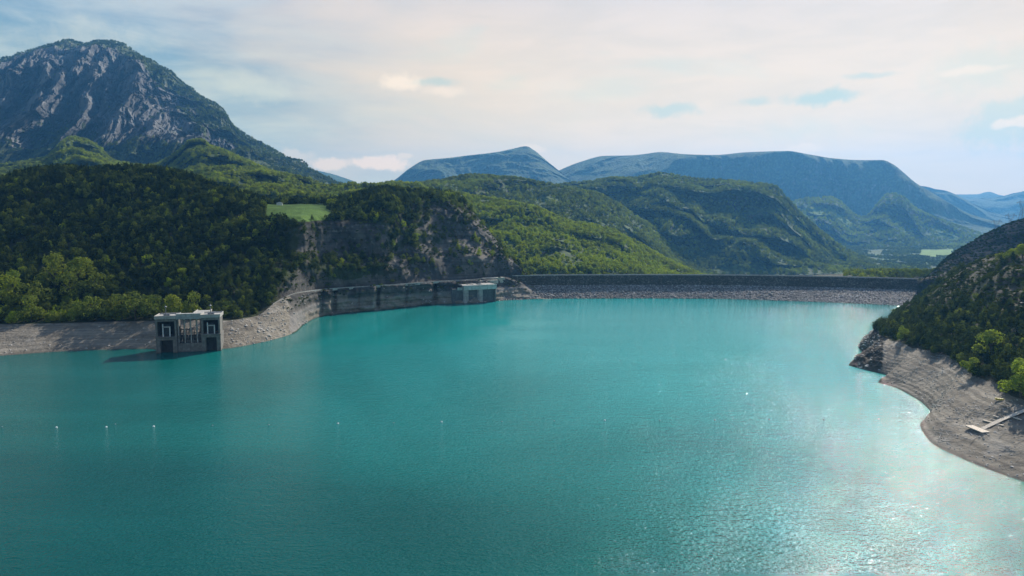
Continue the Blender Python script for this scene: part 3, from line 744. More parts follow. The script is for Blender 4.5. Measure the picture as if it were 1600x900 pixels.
def scatter(ld, dens, n_m2, hmin, hmax, tint, kinds, rows=None, seed=1, cull=True):
    """dens(P,T,PX,N,C)->0..1 per vertex; returns arrays pos,h,tint,kind"""
    g = np.random.default_rng(seed)
    P, T, PX, N, C = ld.P, ld.T, ld.PX, ld.N, ld.C
    mid = lambda A: .25*(A[:-1, :-1]+A[1:, :-1]+A[:-1, 1:]+A[1:, 1:])
    d = np.clip(dens(mid(P), mid(T), mid(PX), mid(N), mid(C)), 0, 1)
    ar = .5*(np.linalg.norm(np.cross(P[1:, :-1]-P[:-1, :-1], P[:-1, 1:]-P[:-1, :-1]), axis=-1)+np.linalg.norm(np.cross(P[1:, :-1]-P[1:, 1:], P[:-1, 1:]-P[1:, 1:]), axis=-1))
    c = mid(P); Nn = mid(N)
    if cull:
        v = np.array([0, 0, CAM_H])-c; v /= np.linalg.norm(v, axis=-1)[..., None]
        sx, sy, f = project(c)
        d = d*((v*Nn).sum(-1) > -.22)*(sx > -260)*(sx < 2050)*(sy < 960)
    e = ar*d/n_m2
    cnt = g.poisson(e)
    ii, jj = np.nonzero(cnt); k = cnt[ii, jj]; ii = np.repeat(ii, k); jj = np.repeat(jj, k)
    a, b = g.random(len(ii))[:, None], g.random(len(ii))[:, None]
    p = (P[ii, jj]*(1-a)*(1-b)+P[ii+1, jj]*a*(1-b)+P[ii, jj+1]*(1-a)*b+P[ii+1, jj+1]*a*b)
    h = g.uniform(hmin, hmax, len(ii)); pxs = mid(PX)[ii, jj]; Ts = mid(T)[ii, jj]
    tn = tint(p, Ts, pxs, g); kd = g.choice(len(kinds), len(ii), p=[q[1] for q in kinds]); h = hmin+(h-hmin)**1.35/(hmax-hmin)**.35
    kk = np.array([q[0] for q in kinds])[kd]
    return dict(p=p, h=h, t=np.clip(tn, 0, 1), k=kk, px=pxs, T=Ts)
def cat_(L_): return {k: np.concatenate([q[k] for q in L_]) for k in L_[0]}
def pick(S, m): return {k: v[m] for k, v in S.items()}

def forest(name, S, label, src=src):
    n = len(S['p']); g = np.random.default_rng(n)
    me = bpy.data.meshes.new(name); me.vertices.add(n); me.vertices.foreach_set('co', S['p'].reshape(-1).astype(np.float32))
    def at(nm, ty, v, f='value'):
        a = me.attributes.new(nm, ty, 'POINT'); a.data.foreach_set(f, v)
    w_ = S['h'][:, None]*np.stack([g.uniform(.85, 1.25, n), g.uniform(.85, 1.25, n), np.ones(n)], -1)
    at('size', 'FLOAT_VECTOR', w_.reshape(-1).astype(np.float32), 'vector')
    rt = np.stack([g.uniform(-.08, .08, n), g.uniform(-.08, .08, n), g.uniform(0, 6.28, n)], -1)
    at('turn', 'FLOAT_VECTOR', rt.reshape(-1).astype(np.float32), 'vector')
    at('tint', 'FLOAT', S['t'].astype(np.float32)); at('pick', 'INT', S['k'].astype(np.int32))
    me.update()
    o = bpy.data.objects.new(name, me); COL.objects.link(o); o['kind'] = 'stuff'
    if label: o['label'] = label
    gt = bpy.data.node_groups.new(name, 'GeometryNodeTree')
    gt.interface.new_socket('Geometry', in_out='INPUT', socket_type='NodeSocketGeometry'); gt.interface.new_socket('Geometry', in_out='OUTPUT', socket_type='NodeSocketGeometry')
    N_ = gt.nodes; gi = N_.new('NodeGroupInput'); go = N_.new('NodeGroupOutput')
    ip = N_.new('GeometryNodeInstanceOnPoints'); ci = N_.new('GeometryNodeCollectionInfo')
    ci.inputs['Collection'].default_value = src; ci.inputs['Separate Children'].default_value = True; ci.inputs['Reset Children'].default_value = True
    ip.inputs['Pick Instance'].default_value = True
    def na(nm, ty):
        q = N_.new('GeometryNodeInputNamedAttribute'); q.data_type = ty; q.inputs['Name'].default_value = nm; return q.outputs['Attribute']
    gt.links.new(gi.outputs[0], ip.inputs['Points']); gt.links.new(ci.outputs[0], ip.inputs['Instance'])
    gt.links.new(na('pick', 'INT'), ip.inputs['Instance Index']); gt.links.new(na('turn', 'FLOAT_VECTOR'), ip.inputs['Rotation']); gt.links.new(na('size', 'FLOAT_VECTOR'), ip.inputs['Scale'])
    gt.links.new(ip.outputs[0], go.inputs[0])
    md = o.modifiers.new('trees', 'NODES'); md.node_group = gt
    return o
BR, MX, PN = [(0,.25),(1,.25),(2,.25),(3,.25)], [(0,.17),(1,.17),(2,.16),(3,.15),(4,.17),(5,.18)], [(4,.3),(5,.3),(0,.2),(2,.2)]
def tn(base, amp, fs=60., jit=.10):
    return lambda p, T, px, g: base+amp*fbm(p[:, 0]/fs, p[:, 1]/fs, p[:, 2]/fs, 3)+g.normal(0, jit, len(p))
def tintA(p, T, px, g):
    x = .27+.30*fbm(p[:, 0]/45, p[:, 1]/45, 0, 3)+g.normal(0, .15, len(p))+.45*(g.random(len(p)) > .90)
    br = (px < 300)*(1-sst(T, 3.6, 4.6))*sst(fbm(p[:, 0]/38+4, p[:, 1]/38, 0, 3)+.25, -.1, .35)
    return x+.52*br+.1*sst(px, 520, 700)
woodA = lambda P, T, PX, N, C: (1-((PX+9*fbm(P[..., 0]/9, P[..., 1]/9, 0, 3) > 420)&(PX+14*fbm(P[..., 0]/12, P[..., 1]/12, 4, 3) < 508)&(T+.25*fbm(P[..., 0]/8, P[..., 1]/30, 8, 3) > 6.6)&(T < 7.8)&~((PX+10*fbm(P[..., 0]/10, P[..., 1]/10, 2, 3) > 462)&(T > 6.75)&(T < 7.6))))*((1-C[..., 0])**2+.05)*(1-C[..., 1])*(C[..., 2] < .1)*(T > 2.04)*(1-((T > 1.9)&(T < 3.15)&(PX > 395)))
nearA = scatter(HA, woodA, 36, 5.5, 14.5, tintA, MX, seed=11)
shr = scatter(HA, lambda P, T, PX, N, C: (C[..., 0] > .3)*(T > 3.3)*(.35+.5*fbm(P[..., 0]/30, P[..., 1]/30, P[..., 2]/30, 3))+.30*(C[..., 0] > .3)*(T > 1.55)*(T < 1.97)*(PX > 420), 24, 2.2, 4.6, tn(.30, .2, 40), [(6, .5), (7, .5)], seed=12)
woodR = lambda P, T, PX, N, C: (1-((np.abs(P[..., 0]-394) < 4.5)&(P[..., 1] > 497)&(P[..., 1] < 557)))*(T > 1.98)*(T < 5.4)*((1-sst(T, 2.7+.7*fbm(P[..., 0]/50, P[..., 1]/50, 0, 3), 3.9))*.95+.06)*(1-.9*((PX < 1385)&(T < 2.1)))
nearR = scatter(HR, woodR, 22, 5.0, 10., lambda p, T, px, g: .22+.16*fbm(p[:, 0]/30, p[:, 1]/30, 0, 3)+g.normal(0, .10, len(p))+.4*(g.random(len(p)) > .93), PN, seed=13)
shrR = scatter(HR, lambda P, T, PX, N, C: (T > 2.2)*(T < 5.4)*sst(T, 2.5, 3.6)*(.55+.6*fbm(P[..., 0]/22, P[..., 1]/22, 0, 3)), 9, 1.6, 3.8, tn(.24, .2, 30), [(6, .5), (7, .5)], seed=14)
shrP = scatter(HP, lambda P, T, PX, N, C: .75+.5*fbm(P[..., 0]/40, P[..., 1]/40, 0, 3), 20, 2., 4.5, tn(.15, .12, 30), [(6, .5), (7, .5)], seed=15)
terr = scatter(V2, lambda P, T, PX, N, C: (T > .8)*(T < 2.1)*(PX > 1325)*sst(fbm(P[..., 0]/30, P[..., 1]/30, 0, 3), -.5, .2), 75, 5, 13, tn(.72, .2, 30, .12), BR, seed=16)
near = cat_([nearA, nearR, terr])
# the nearest trees that the lens sees become things of their own
def land_bvh(*lds):
    vs = []; fs = []; k = 0
    for ld in lds:
        me = ld.obj.data; n = len(me.vertices); co = np.empty(n*3, np.float32); me.vertices.foreach_get('co', co)
        vs += [tuple(v) for v in co.reshape(-1, 3)]
        q = np.empty(len(me.loops), np.int32); me.loops.foreach_get('vertex_index', q); fs += [tuple(f+k) for f in q.reshape(-1, 4)]
        k += n
    return BVHTree.FromPolygons(vs, [tuple(int(a) for a in f) for f in fs])
bvh = land_bvh(HA, HR, HP)
EYE = Vector((0, 0, CAM_H))
def hit(px, py):
    loc, nrm, i, dist = bvh.ray_cast(EYE, pixdir(px, py))
    return loc
def seen(P, up):
    out = np.zeros(len(P), bool)
    for i, p in enumerate(P):
        q = Vector((p[0], p[1], p[2]+up[i])); d = q-EYE; L_ = d.length
        loc = bvh.ray_cast(EYE, d/L_)[0]
        out[i] = loc is None or (loc-EYE).length > L_-3
    return out
sx, sy, f = project(near['p'])
size = near['h']/f*((sx > 3)&(sx < 1597)&(sy > 0)&(sy < 890))
o_ = np.argsort(-size)[:1500]
vis = seen(near['p'][o_], near['h'][o_]*.7)
# hide trees standing in the shadow of nearer crowns: keep the front of each column of the picture
cand = o_[vis]; keep = []; occ = {}
for i in sorted(cand, key=lambda i: f[i]):
    key = (int(sx[i]/7), int((sy[i]-.6*near['h'][i]*FPX/f[i])/5))
    if key in occ: continue
    occ[key] = 1; keep.append(i)
keep = sorted(keep, key=lambda i: -size[i])[:285]
mask = np.zeros(len(near['p']), bool); mask[keep] = True
print('TREES near', len(near['p']), 'kept', mask.sum())

def tree(p, h, tint, k, label, group=None, rz=None, wide=1.):
    kind = KN[k]; nm = {'broad': 'broadleaf_tree', 'pine': 'pine_tree', 'bush': 'shrub'}[kind]
    e = thing(nm, label, {'broad': 'tree', 'pine': 'tree', 'bush': 'shrub'}[kind], p, random.uniform(0, 6.28) if rz is None else rz, group)
    e.scale = (h*wide, h*wide, h)
    c = obj('crown', fine_crowns[k] if h > 9.5 or len(label) > 62 else src_meshes[k], None, e); c['tint'] = float(tint)
    if kind != 'bush': obj('trunk', random.choice(trunks[kind]), None, e)
    return e
for i in keep:
    p, h, tt, k, px = near['p'][i], near['h'][i], near['t'][i], int(near['k'][i]), sx[i]
    pine = KN[k] == 'pine'
    if p[1] > 1150 and px > 1200:
        lb, gr = 'bright leafy tree just beyond the right end of the dam crest', 'trees beyond the right end of the dam'
    elif px > 1200:
        lb, gr = (('dark conifer in the thick wood on the right bank slope', 'dark conifers on the right bank') if pine else ('dark green leafy tree in the thick wood on the right bank slope', 'dark leafy trees on the right bank'))
    elif tt > .5:
        lb, gr = (('light green conifer in the wood above the left beach', 'light conifers above the left beach') if pine else ('bright spring green leafy tree in the wood above the left beach', 'bright leafy trees above the left beach'))
    else:
        lb, gr = (('dark conifer in the shaded wood above the left shore', 'dark conifers above the left shore') if pine else ('dark green leafy tree in the shaded wood above the left shore', 'dark leafy trees above the left shore'))
    tree(p, h, tt, k, lb, gr)
rest = pick(near, ~mask)
forest('woodland', cat_([rest, nearA and pick(nearA, np.zeros(len(nearA['p']), bool))]), 'dense woods covering the near banks')
forest('scrub', cat_([shr, shrR, shrP]), 'low scrub on the stony slopes')
fV = scatter(V1, lambda P, T, PX, N, C: (1-C[..., 1])*(1-C[..., 2])*sst(fbm(P[..., 0]/130, P[..., 1]/220, 0, 4), -.25, .1), 130, 9, 15, tn(.42, .2, 200, .12), BR, seed=26)
wd = lambda P, T, PX, N, C: (1-C[..., 0])*(1-C[..., 1])*(.35+1.2*(fbm(P[..., 0]/70, P[..., 1]/70, P[..., 2]/70, 4)+.35))
fB1 = scatter(B1, wd, 44, 8, 13, tn(.88, .22, 90, .12), BR, seed=21)
fB2 = scatter(B2, wd, 90, 10, 15, tn(.66, .2, 150, .12), BR, seed=22)
fC = scatter(C1, wd, 150, 12, 18, tn(.66, .2, 220, .12), BR, seed=23)
fD2 = scatter(D2, wd, 100, 10, 16, tn(.78, .22, 200, .12), BR, seed=24)
fD = scatter(D1, lambda P, T, PX, N, C: (1-sst(C[..., 0], .1, .5))*.9*(.4+.9*(fbm(P[..., 0]/150, P[..., 1]/150, 0, 3)+.3)), 330, 14, 20, tn(.42, .2, 260, .1), BR, seed=25)
fF2 = scatter(F2, wd, 420, 16, 26, tn(.80, .25, 300, .12), BR, seed=27)
print('FOREST', [len(q['p']) for q in (nearA, nearR, shr, shrR, fB1, fB2, fC, fD2, fD)])
forest('distant_woodland', cat_([fB1, fB2, fC, fD2, fD, fV, fF2]), 'woods covering the hills beyond the dam and below the mountain')
# ------------------------------------------------------------------ materials of built things
def concrete(name, col, stain=.5, wet=True):
    m, t, out = material(name)
    P = t.new('ShaderNodeNewGeometry').outputs['Position']; z = t.sep(P)[2]
    n = t.noise(P, .35, 7, .65); st = t.noise(t.scl(P, (1.2, 1.2, .09)), 1., 5, .6)
    c = t.mix(t.ss(n, .35, .65), tuple(q*1.15 for q in col), tuple(q*.75 for q in col))
    c = t.mix(t.ss(st, .48, .68, 0., stain), c, tuple(q*.42 for q in col))
    if wet: c = t.mix(t.ss(z, 1.4, .2, 0., .6), c, (.06, .06, .055))
    principled(t, out, c, .85, t.bump(t.noise(P, 2.2, 5, .6), .06), .25)
    return m
M_conc = concrete('weathered_concrete', (.20, .19, .17)); M_conc2 = concrete('pale_concrete', (.40, .385, .35), .3)
M_cshade = concrete('stained_shade_concrete', (.055, .055, .055), .5)  # inner shade of the gate towers put into the concrete colour
M_concg = concrete('dark_wet_concrete', (.13, .135, .135), .6); M_paleband = concrete('pale_green_concrete', (.46, .50, .45), .3, False)
M_steel = simple('painted_steel', (.62, .62, .60), .5, .15, 1.); M_dark = simple('dark_steel', (.05, .055, .06), .6, .2, 1.)
M_galv = simple('galvanised_steel', (.20, .21, .22), .5, .15, 2., Metallic=.4)
# ------------------------------------------------------------------ dam
def riprap(name, A, B, vs, zs=True):
    m, t, out = material(name)
    P = t.new('ShaderNodeNewGeometry').outputs['Position']
    vo = t.new('ShaderNodeTexVoronoi'); t.put(vo.inputs['Vector'], t.scl(P, (1, 1, 1.6))); t.put(vo.inputs['Scale'], vs)
    f = t.sep(vo.outputs['Color'])
    c = t.mix(f[0], A, B)
    c = t.mix(t.ss(f[1], .82, .9, 0., .8), c, tuple(min(.6, q*1.9) for q in B))
    c = t.mix(t.ss(vo.outputs['Distance'], .35, .62, 0., .75), c, tuple(q*.3 for q in A))
    c = t.mix(t.ss(t.noise(t.scl(P, (.4, 1, 2.2)), .06, 6, .65), .42, .66, 0., .65), c, tuple(q*.6 for q in A))
    if zs: c = t.mix(t.ss(t.sep(P)[2], 1.6, .3, 0., .6), c, (.07, .06, .05))
    principled(t, out, c, .9, t.bump(t.m('SUBTRACT', 1., vo.outputs['Distance']), .5), .2)
    return m
M_rip = riprap('riprap', (.17, .155, .14), (.31, .285, .265), .42); M_ripd = riprap('dark_riprap', (.095, .080, .058), (.17, .148, .115), .45, False)
M_asph = simple('asphalt', (.055, .055, .055), .9, .15, .5); M_grav = simple('path_gravel', (.34, .31, .26), .9, .2, .6)
dW = [(770,470.5,'w'),(810,468.5,'w'),(860,466.8,'w'),(1000,466.5,'w'),(1100,467,'w'),(1200,469.5,'w'),(1300,473,'w'),(1400,477.5,'w'),(1440,480,'w'),(1500,484,'w')]
dC = [(770,431.5,'z',32),(810,431,'z',32),(860,430.3,'z',32),(1000,429.8,'z',32),(1100,430,'z',32),(1200,431,'z',32),(1300,432.8,'z',32),(1400,435.3,'z',32),(1440,436.6,'z',32),(1500,439,'z',32)]
kk = np.linspace(0, 9, 900); kx = np.arange(10)
def curve(rows): Q = np.array([_pt(p) for p in rows]); return np.stack([pchip(kx, Q[:, i], kk) for i in range(3)], -1)
W0, C0 = curve(dW), curve(dC)
M0 = W0+(C0-W0)*.8; M0[:, 2] = 17.5
def grid(rows, n, amp, seed, fix=()):
    out = []
    for (a, b), k in zip(zip(rows[:-1], rows[1:]), n):
        for q in np.linspace(0, 1, k, endpoint=False): out.append(a*(1-q)+b*q)
    out.append(rows[-1]); G = np.array(out)
    s_ = np.ones(len(out)); s_[0] = 0; s_[-1] = .2
    G[..., 2] += amp*s_[:, None]*fbm(G[..., 0]/3.2+seed, G[..., 1]/3.2, G[..., 2]/3.2, 3)
    G[..., 1] -= amp*s_[:, None]*np.abs(fbm(G[..., 0]/2.4+seed, G[..., 1]/2.4, G[..., 2]/2.4, 3))
    return G
dam = thing('dam', 'long earth and rock dam closing the lake with its straight crest', 'dam', tuple(C0[450]))
def dpart(name, G, mat):
    o = mesh_from_grid(name, G-C0[450], mat, None, False, None); o.parent = dam; return o
Wb = along(W0, -9); Wb[:, 2] = -7
dpart('riprap_face', grid([Wb, W0, M0], [3, 26], 1.1, 1.), M_rip)
C1b = along(C0, -.6, -.25)
dpart('upper_facing', grid([along(M0, .15, .1), C1b], [20], .7, 5.), M_ripd)
w1 = along(C0, .5); w2 = along(C0, 8.6); w3 = along(C0, 9.2)
dpart('roadway', np.array([w1+[0, 0, .0], w2+[0, 0, .0]]), M_asph)
def wallgrid(a, b, h, z0=-1.2): return np.array([a+[0, 0, z0], a+[0, 0, h], b+[0, 0, h], b+[0, 0, z0]])
dpart('parapet_wall', wallgrid(along(C0, -.6), along(C0, -.1), .95), M_conc2)
dpart('parapet_wall', wallgrid(w2, w3, .8), M_conc2)
Dn = along(C0, 290); Dn[:, 2] = -113
dpart('downstream_slope', grid([w3, Dn], [40], 1., 9.), riprap('grassy_slope', (.06, .07, .035), (.10, .10, .05), .2, False))

# ------------------------------------------------------------------ road along the left cliff, its kerb wall
row = 2+30; sel = (HA.PX[row] > 418) & (HA.PX[row] < 772)
ra, rb = HA.P[row][sel], HA.P[row+3][sel]
def smooth(A, n=15):
    k = np.ones(n)/n; return np.stack([np.convolve(np.pad(A[:, i], n//2, mode='edge'), k, 'valid') for i in range(3)], -1)
ra, rb = smooth(ra), smooth(rb); zz_ = np.maximum(ra[:, 2], rb[:, 2]); ra[:, 2] = zz_; rb[:, 2] = zz_
mesh_from_grid('road', np.array([along(ra, -.2, -2.5), along(ra, -.2, .35), along(rb, .2, .35), along(rb, .2, -1.)]), M_asph, None, False)
kw = mesh_from_grid('roadside_wall', wallgrid(along(ra, -.7), along(ra, -.2), 0.85, -2.2), concrete('roadside_wall_concrete', (.42, .41, .37), .3, False), None, False, None)
tag(kw, 'low pale wall edging the road above the left shore cliff', 'wall')
# ------------------------------------------------------------------ gate tower at the left shore
FL, FR = atZ(245, 552.5), atZ(345.5, 548.)
ex = Vector(FR-FL); TW = ex.length; rz = math.atan2(ex.y, ex.x)
tower = thing('intake_tower', 'grey concrete intake structure with two open gate towers standing at the left shore', 'intake tower', FL, rz)
def tp(name, boxes, mat, bev=0., extra=None, parent=None):
    bm = bmesh.new()
    for b in boxes: add_box(bm, b[0], b[1], bev)
    if extra: extra(bm)
    return obj(name, bm, mat, parent or tower)
DEP = 21.
for (x0, x1, z0) in ((-.3, 17.6, 14.2), (TW-16.6, TW, 15.4)):
    # caisson with a deep recess in its front
    tp('caisson', [((x0, 0, -9), (x0+3.6, DEP, z0)), ((x1-3.6, 0, -9), (x1, DEP, z0)), ((x0+3.6, 6, -9), (x1-3.6, DEP-.3, z0)), ((x0+3.6, .25, z0-2.3), (x1-3.6, 6, z0-.01)),
                   ((x0-.5, -.7, z0), (x1+.5, DEP+.2, z0+.9))], M_conc, .06)
    for xa in (x0+.1, x1-1.7):                     # corner posts
        tp('post', [((xa, .6, z0+.9), (xa+1.6, 3.2, 31.8))], M_conc, .08)
        tp('post', [((xa+.2, DEP-1.7, z0+.9), (xa+1.5, DEP-.6, 31.8))], M_conc, .08)
    tp('side_wall', [((x0+.3, 3.2, z0+.9), (x0+1.2, DEP-3, 31.8))], M_conc)
    tp('side_wall', [((x1-1.2, 3.2, z0+.9), (x1-.3, DEP-3, 31.8))], M_conc)
    tp('back_wall', [((x0+1.2, DEP-2.6, z0+.9), (x1-1.2, DEP-1.8, 31.8))], M_cshade)  # wall coloured dark for the shade inside the open frame
    tp('recess_shade', [((x0+3.6, 5.8, -9), (x1-3.6, 5.99, z0-2.4))], M_cshade)  # thin dark sheet painting the shade of the recess
    tp('lintel', [((x0+1.7, .7, 29.4), (x1-1.7, 3., 31.8))], M_conc)
    cxm = (x0+x1)/2
    for dx_, zt, mt in ((-2.9, 27., M_steel), (3., 24.5, M_steel)):
        tp('gate_guide', [((cxm+dx_-.45, 1.6, z0+.9), (cxm+dx_+.45, 2.6, zt))], mt)
    tp('gate', [((cxm-2.4, 4.6, z0+.9), (cxm+2.5, 5.4, 26.))], M_dark)
    tp('cross_beam', [((cxm-2.9, 1.5, 23.6), (cxm+3., 2.7, 24.6))], M_conc2)
    tp('roof_slab', [((x0-.4, -.2, 31.8), (x1+.4, DEP+.4, 33.6)), ((x0-.5, -.35, 33.6), (x1+.5, .25, 34.8)), ((x0-.5, DEP-.1, 33.6), (x1+.5, DEP+.5, 34.8)), ((x0-.52, .25, 33.6), (x0+.05, DEP-.1, 34.78)), ((x1-.05, .25, 33.6), (x1+.52, DEP-.1, 34.78))], M_conc2, .05)
    def winch(bm, cx=cxm):
        add_bar(bm, (cx-2.2, 7, 34.8), (cx+2.2, 7, 34.8), 1.0, 10)
    tp('winch', [((cxm-2.6, 5.6, 33.6), (cxm-2.0, 8.4, 35.2)), ((cxm+2.0, 5.6, 33.6), (cxm+2.6, 8.4, 35.2)), ((cxm-3.5, 9.5, 33.6), (cxm+1., 12.5, 35.3))], M_galv, .05, winch)
    ms = obj('mast', (lambda bm: (add_bar(bm, (cxm, 3.4, 33.6), (cxm, 3.4, 42.4), .42, 8, .3), bm)[1])(bmesh.new()), M_galv, tower)
    obj('lamp_head', (lambda bm: (add_bar(bm, (cxm, 3.4, 42.3), (cxm, 3.4, 42.8), 1.3, 10, 1.5), add_bar(bm, (cxm, 3.4, 42.8), (cxm, 3.4, 43.5), 1.1, 10, .4), add_bar(bm, (cxm, 3.4, 43.5), (cxm, 3.4, 45.2), .12, 5), bm)[3])(bmesh.new()), M_galv, ms)
XA, XB = 17.6, TW-16.6
tp('sill_wall', [((XA, 1.6, -9), (XB, 4.2, 8.2))], M_conc, .05, None)
def trash(bm):
    n = 9
    for i in range(n):
        x = XA+1.+(XB-XA-2.)*i/(n-1); add_prism_x(bm, x-.32, x+.32, [(4.1, 7.6), (4.1, 8.8), (17, 20.2), (17, 19.)])
    for k in range(4):
        y = 5.5+3.6*k; z = 8.2+.88*(y-4.1)
        add_box(bm, (XA, y, z-.4), (XB, y+.6, z+.5))
def add_prism_x(bm, x0, x1, yz):
    a = [bm.verts.new((x0, y, z)) for y, z in yz]; b = [bm.verts.new((x1, y, z)) for y, z in yz]
    bm.faces.new(a); bm.faces.new(b[::-1])
    for i in range(len(yz)):
        j = (i+1) % len(yz); bm.faces.new((a[i], b[i], b[j], a[j]))
bm = bmesh.new(); trash(bm); bmesh.ops.recalc_face_normals(bm, faces=bm.faces); obj('trash_rack', bm, M_conc, tower)
tp('back_slab', [((XA, 17, -9), (XB, 18.2, 14.))], M_concg)
for i in range(8):
    x = XA+1.2+(XB-XA-2.4)*i/7; yy = 3.2 if i % 2 == 0 else 14.5; zb = 8.2 if i % 2 == 0 else 16.5
    tp('column', [((x-.38, yy-.38, zb), (x+.38, yy+.38, 31.))], M_conc2)
tp('girder', [((XA-.0, .2, 30.9), (XB, 1., 35.6)), ((XA, 4.2, 30.9), (XB, 5., 35.6)), ((XA, 1., 34.5), (XB, 4.2, 35.4)), ((XA-.3, -.1, 35.6), (XB+.2, 5.3, 36.1))], concrete('girder_concrete', (.36, .365, .34), .3, False), .03)
tp('deck', [((XA, 5.0, 31.6), (XB, 15.2, 32.6)), ((XA+.5, 14.6, 32.6), (XB-.5, 15.1, 34.))], M_conc)
tp('access_bridge', [((XB-9, 15.2, 32.8), (XB+4, 40, 33.9)), ((XB-9.1, 15.2, 33.9), (XB-8.6, 40, 35.)), ((XB+3.6, DEP+.6, 33.9), (XB+4.1, 40, 35.))], M_conc2, .03)
tp('bridge_pier', [((XB-7, 36, -2), (XB+2, 39, 32.8))], M_conc)
# ------------------------------------------------------------------ spillway intake beside the dam
SL, SR = atZ(725, 474.5), atZ(775, 471.5)
e2 = Vector(SR-SL); SW = e2.length; rz2 = math.atan2(e2.y, e2.x)
spill = thing('spillway_intake', 'grey concrete spillway intake block set in the cliff beside the left end of the dam', 'spillway intake', SL, rz2)
tp('front_wall', [((0, 3, -8), (SW, 6, 24.8))], M_concg, .05, None, spill)
for i, xp in enumerate((4., SW*.52)):
    def cyl(bm, xp=xp): add_bar(bm, (xp, 3.2, -8), (xp, 3.2, 20.5), 4.2, 18); add_bar(bm, (xp, 3.2, 20.5), (xp, 3.2, 24.2), 4.2, 18, 5.0)
    tp('buttress', [], M_conc2, 0, cyl, spill)
tp('end_wall', [((SW-1.6, 0, -8), (SW, 26, 25.))], M_conc, .05, None, spill)
tp('parapet_band', [((-.5, -1.6, 19.2), (SW-1.6, -.9, 26.)), ((SW-1.6, -1.6, 19.2), (SW+.6, .0, 26.)), ((SW+.02, 0., 19.4), (SW+.62, 26, 26.))], M_paleband, .05, None, spill)
tp('platform', [((-2, -.9, 25.1), (SW-1.6, 3.4, 26.)), ((-1.9, 3.4, 25.1), (8, 26, 26.2)), ((8, 3.4, 25.1), (11, 26, 26.1)), ((11, 10.5, 25.1), (18, 26, 26.)), ((18, 3.4, 25.1), (23, 26, 26.1)), ((23, 10.5, 25.1), (31, 26, 26.)), ((31, 3.4, 25.1), (SW-1.6, 26, 26.1))], M_conc2, 0, None, spill)
tp('shaft_floor', [((11, 3.4, 14.), (31, 10.4, 15.))], M_concg, 0, None, spill)
tp('deck_parapet', [((-2, 3.4, 26.), (-1.5, 26, 27.3)), ((11, 10.5, 26.), (11.5, 26, 27.3)), ((-1.5, 25.5, 26.2), (SW+8, 26.1, 29.)), ((23, 10.6, 26.), (31, 11.1, 27.2))], M_conc2, 0, None, spill)
tp('access_ramp', [((SW-14, 26.1, 24), (SW+16, 33, 29.4)), ((SW-6, 33, 24), (SW+30, 44, 32.1))], simple('pale_paving', (.42, .40, .34), .9, .15, .5), .1, None, spill)
tp('side_wall', [((-16, 5, -8), (0, 9, 21.))], M_concg, .2, None, spill)
tp('parapet_band', [((-8, 4.2, 19.2), (-.5, 5, 23.))], M_paleband, .03, None, spill)
# ------------------------------------------------------------------ pontoon jetty stranded on the right beach
M_wood = simple('pale_decking', (.62, .53, .42), .8, .2, 1.5); M_float = simple('grey_float', (.30, .31, .32), .6, .15, 1.)
A_, B_, C_, D_ = hit(1510, 670.5), hit(1518, 667), hit(1544, 674), hit(1537, 680.5)
jz = max(A_.z, C_.z, B_.z)+.55
jetty = thing('jetty', 'pale wooden T shaped floating jetty stranded on the right beach', 'jetty', A_)
J0 = Vector(A_)
def plank(name, a, b, wdt, th, mat, z0=None, z1=None, parent=jetty):
    """a deck strip from a to b lying on the slope, built of boards"""
    a, b = Vector(a), Vector(b); d = (b-a); n = Vector((-d.y, d.x, 0)).normalized()*wdt/2; bm = bmesh.new()
    nb = max(2, int(d.length/.45))
    for i in range(nb):
        p, q = a+d*(i/nb), a+d*((i+.93)/nb)
        vs = [bm.verts.new(v-J0) for v in (p-n, q-n, q+n, p+n)]; vb = [bm.verts.new(v-J0-Vector((0, 0, th))) for v in (p-n, q-n, q+n, p+n)]
        bm.faces.new(vs); bm.faces.new(vb[::-1])
        for k in range(4): bm.faces.new((vs[k], vb[k], vb[(k+1) % 4], vs[(k+1) % 4]))
    bmesh.ops.recalc_face_normals(bm, faces=bm.faces)
    return obj(name, bm, mat, parent)
def up_(v, z): return Vector((v.x, v.y, v.z+z))
mA, mC = up_((A_+D_)/2 if False else (A_+B_)/2, .75), up_((C_+D_)/2, .75)
endw = ((A_-B_).length+(C_-D_).length)/2
zz0 = max(mA.z, mC.z); mA.z = mC.z = zz0
plank('platform', mA, mC, max(4.2, min(endw, 5.4)), .22, M_wood)
plank('platform_float', mA+Vector((0, 0, -.24)), mC+Vector((0, 0, -.24)), max(3., min(endw, 4.5))-.3, .5, M_float)
w0 = hit(1535, 670.5); w1_ = hit(1567, 656.5); w2_ = hit(1596, 645); 
w3_ = Vector(w2_)+(Vector(w2_)-Vector(w1_))*1.15; gz = bvh.ray_cast(Vector((w3_.x, w3_.y, 200)), Vector((0, 0, -1)))[0]; w3_.z = gz.z if gz else w3_.z
wp = [Vector((w0.x, w0.y, zz0-.05)), up_(w1_, .8), up_(w2_, .8), up_(w3_, .9)]
for a, b in zip(wp[:-1], wp[1:]):
    plank('walkway', a, b, 2.9, .16, M_wood); plank('walkway_float', a+Vector((0, 0, -.18)), b+Vector((0, 0, -.18)), 1.5, .45, M_float)
for (a, b) in (((1536, 657.5), (1568, 666)), ((1552, 650.5), (1562, 653.5)), ((1583, 653), (1596, 657))):
    a, b = hit(*a), hit(*b); plank('finger_pontoon', up_(a, .55), up_(b, .55), 1.1, .35, M_wood if a.x < 300 else M_float)
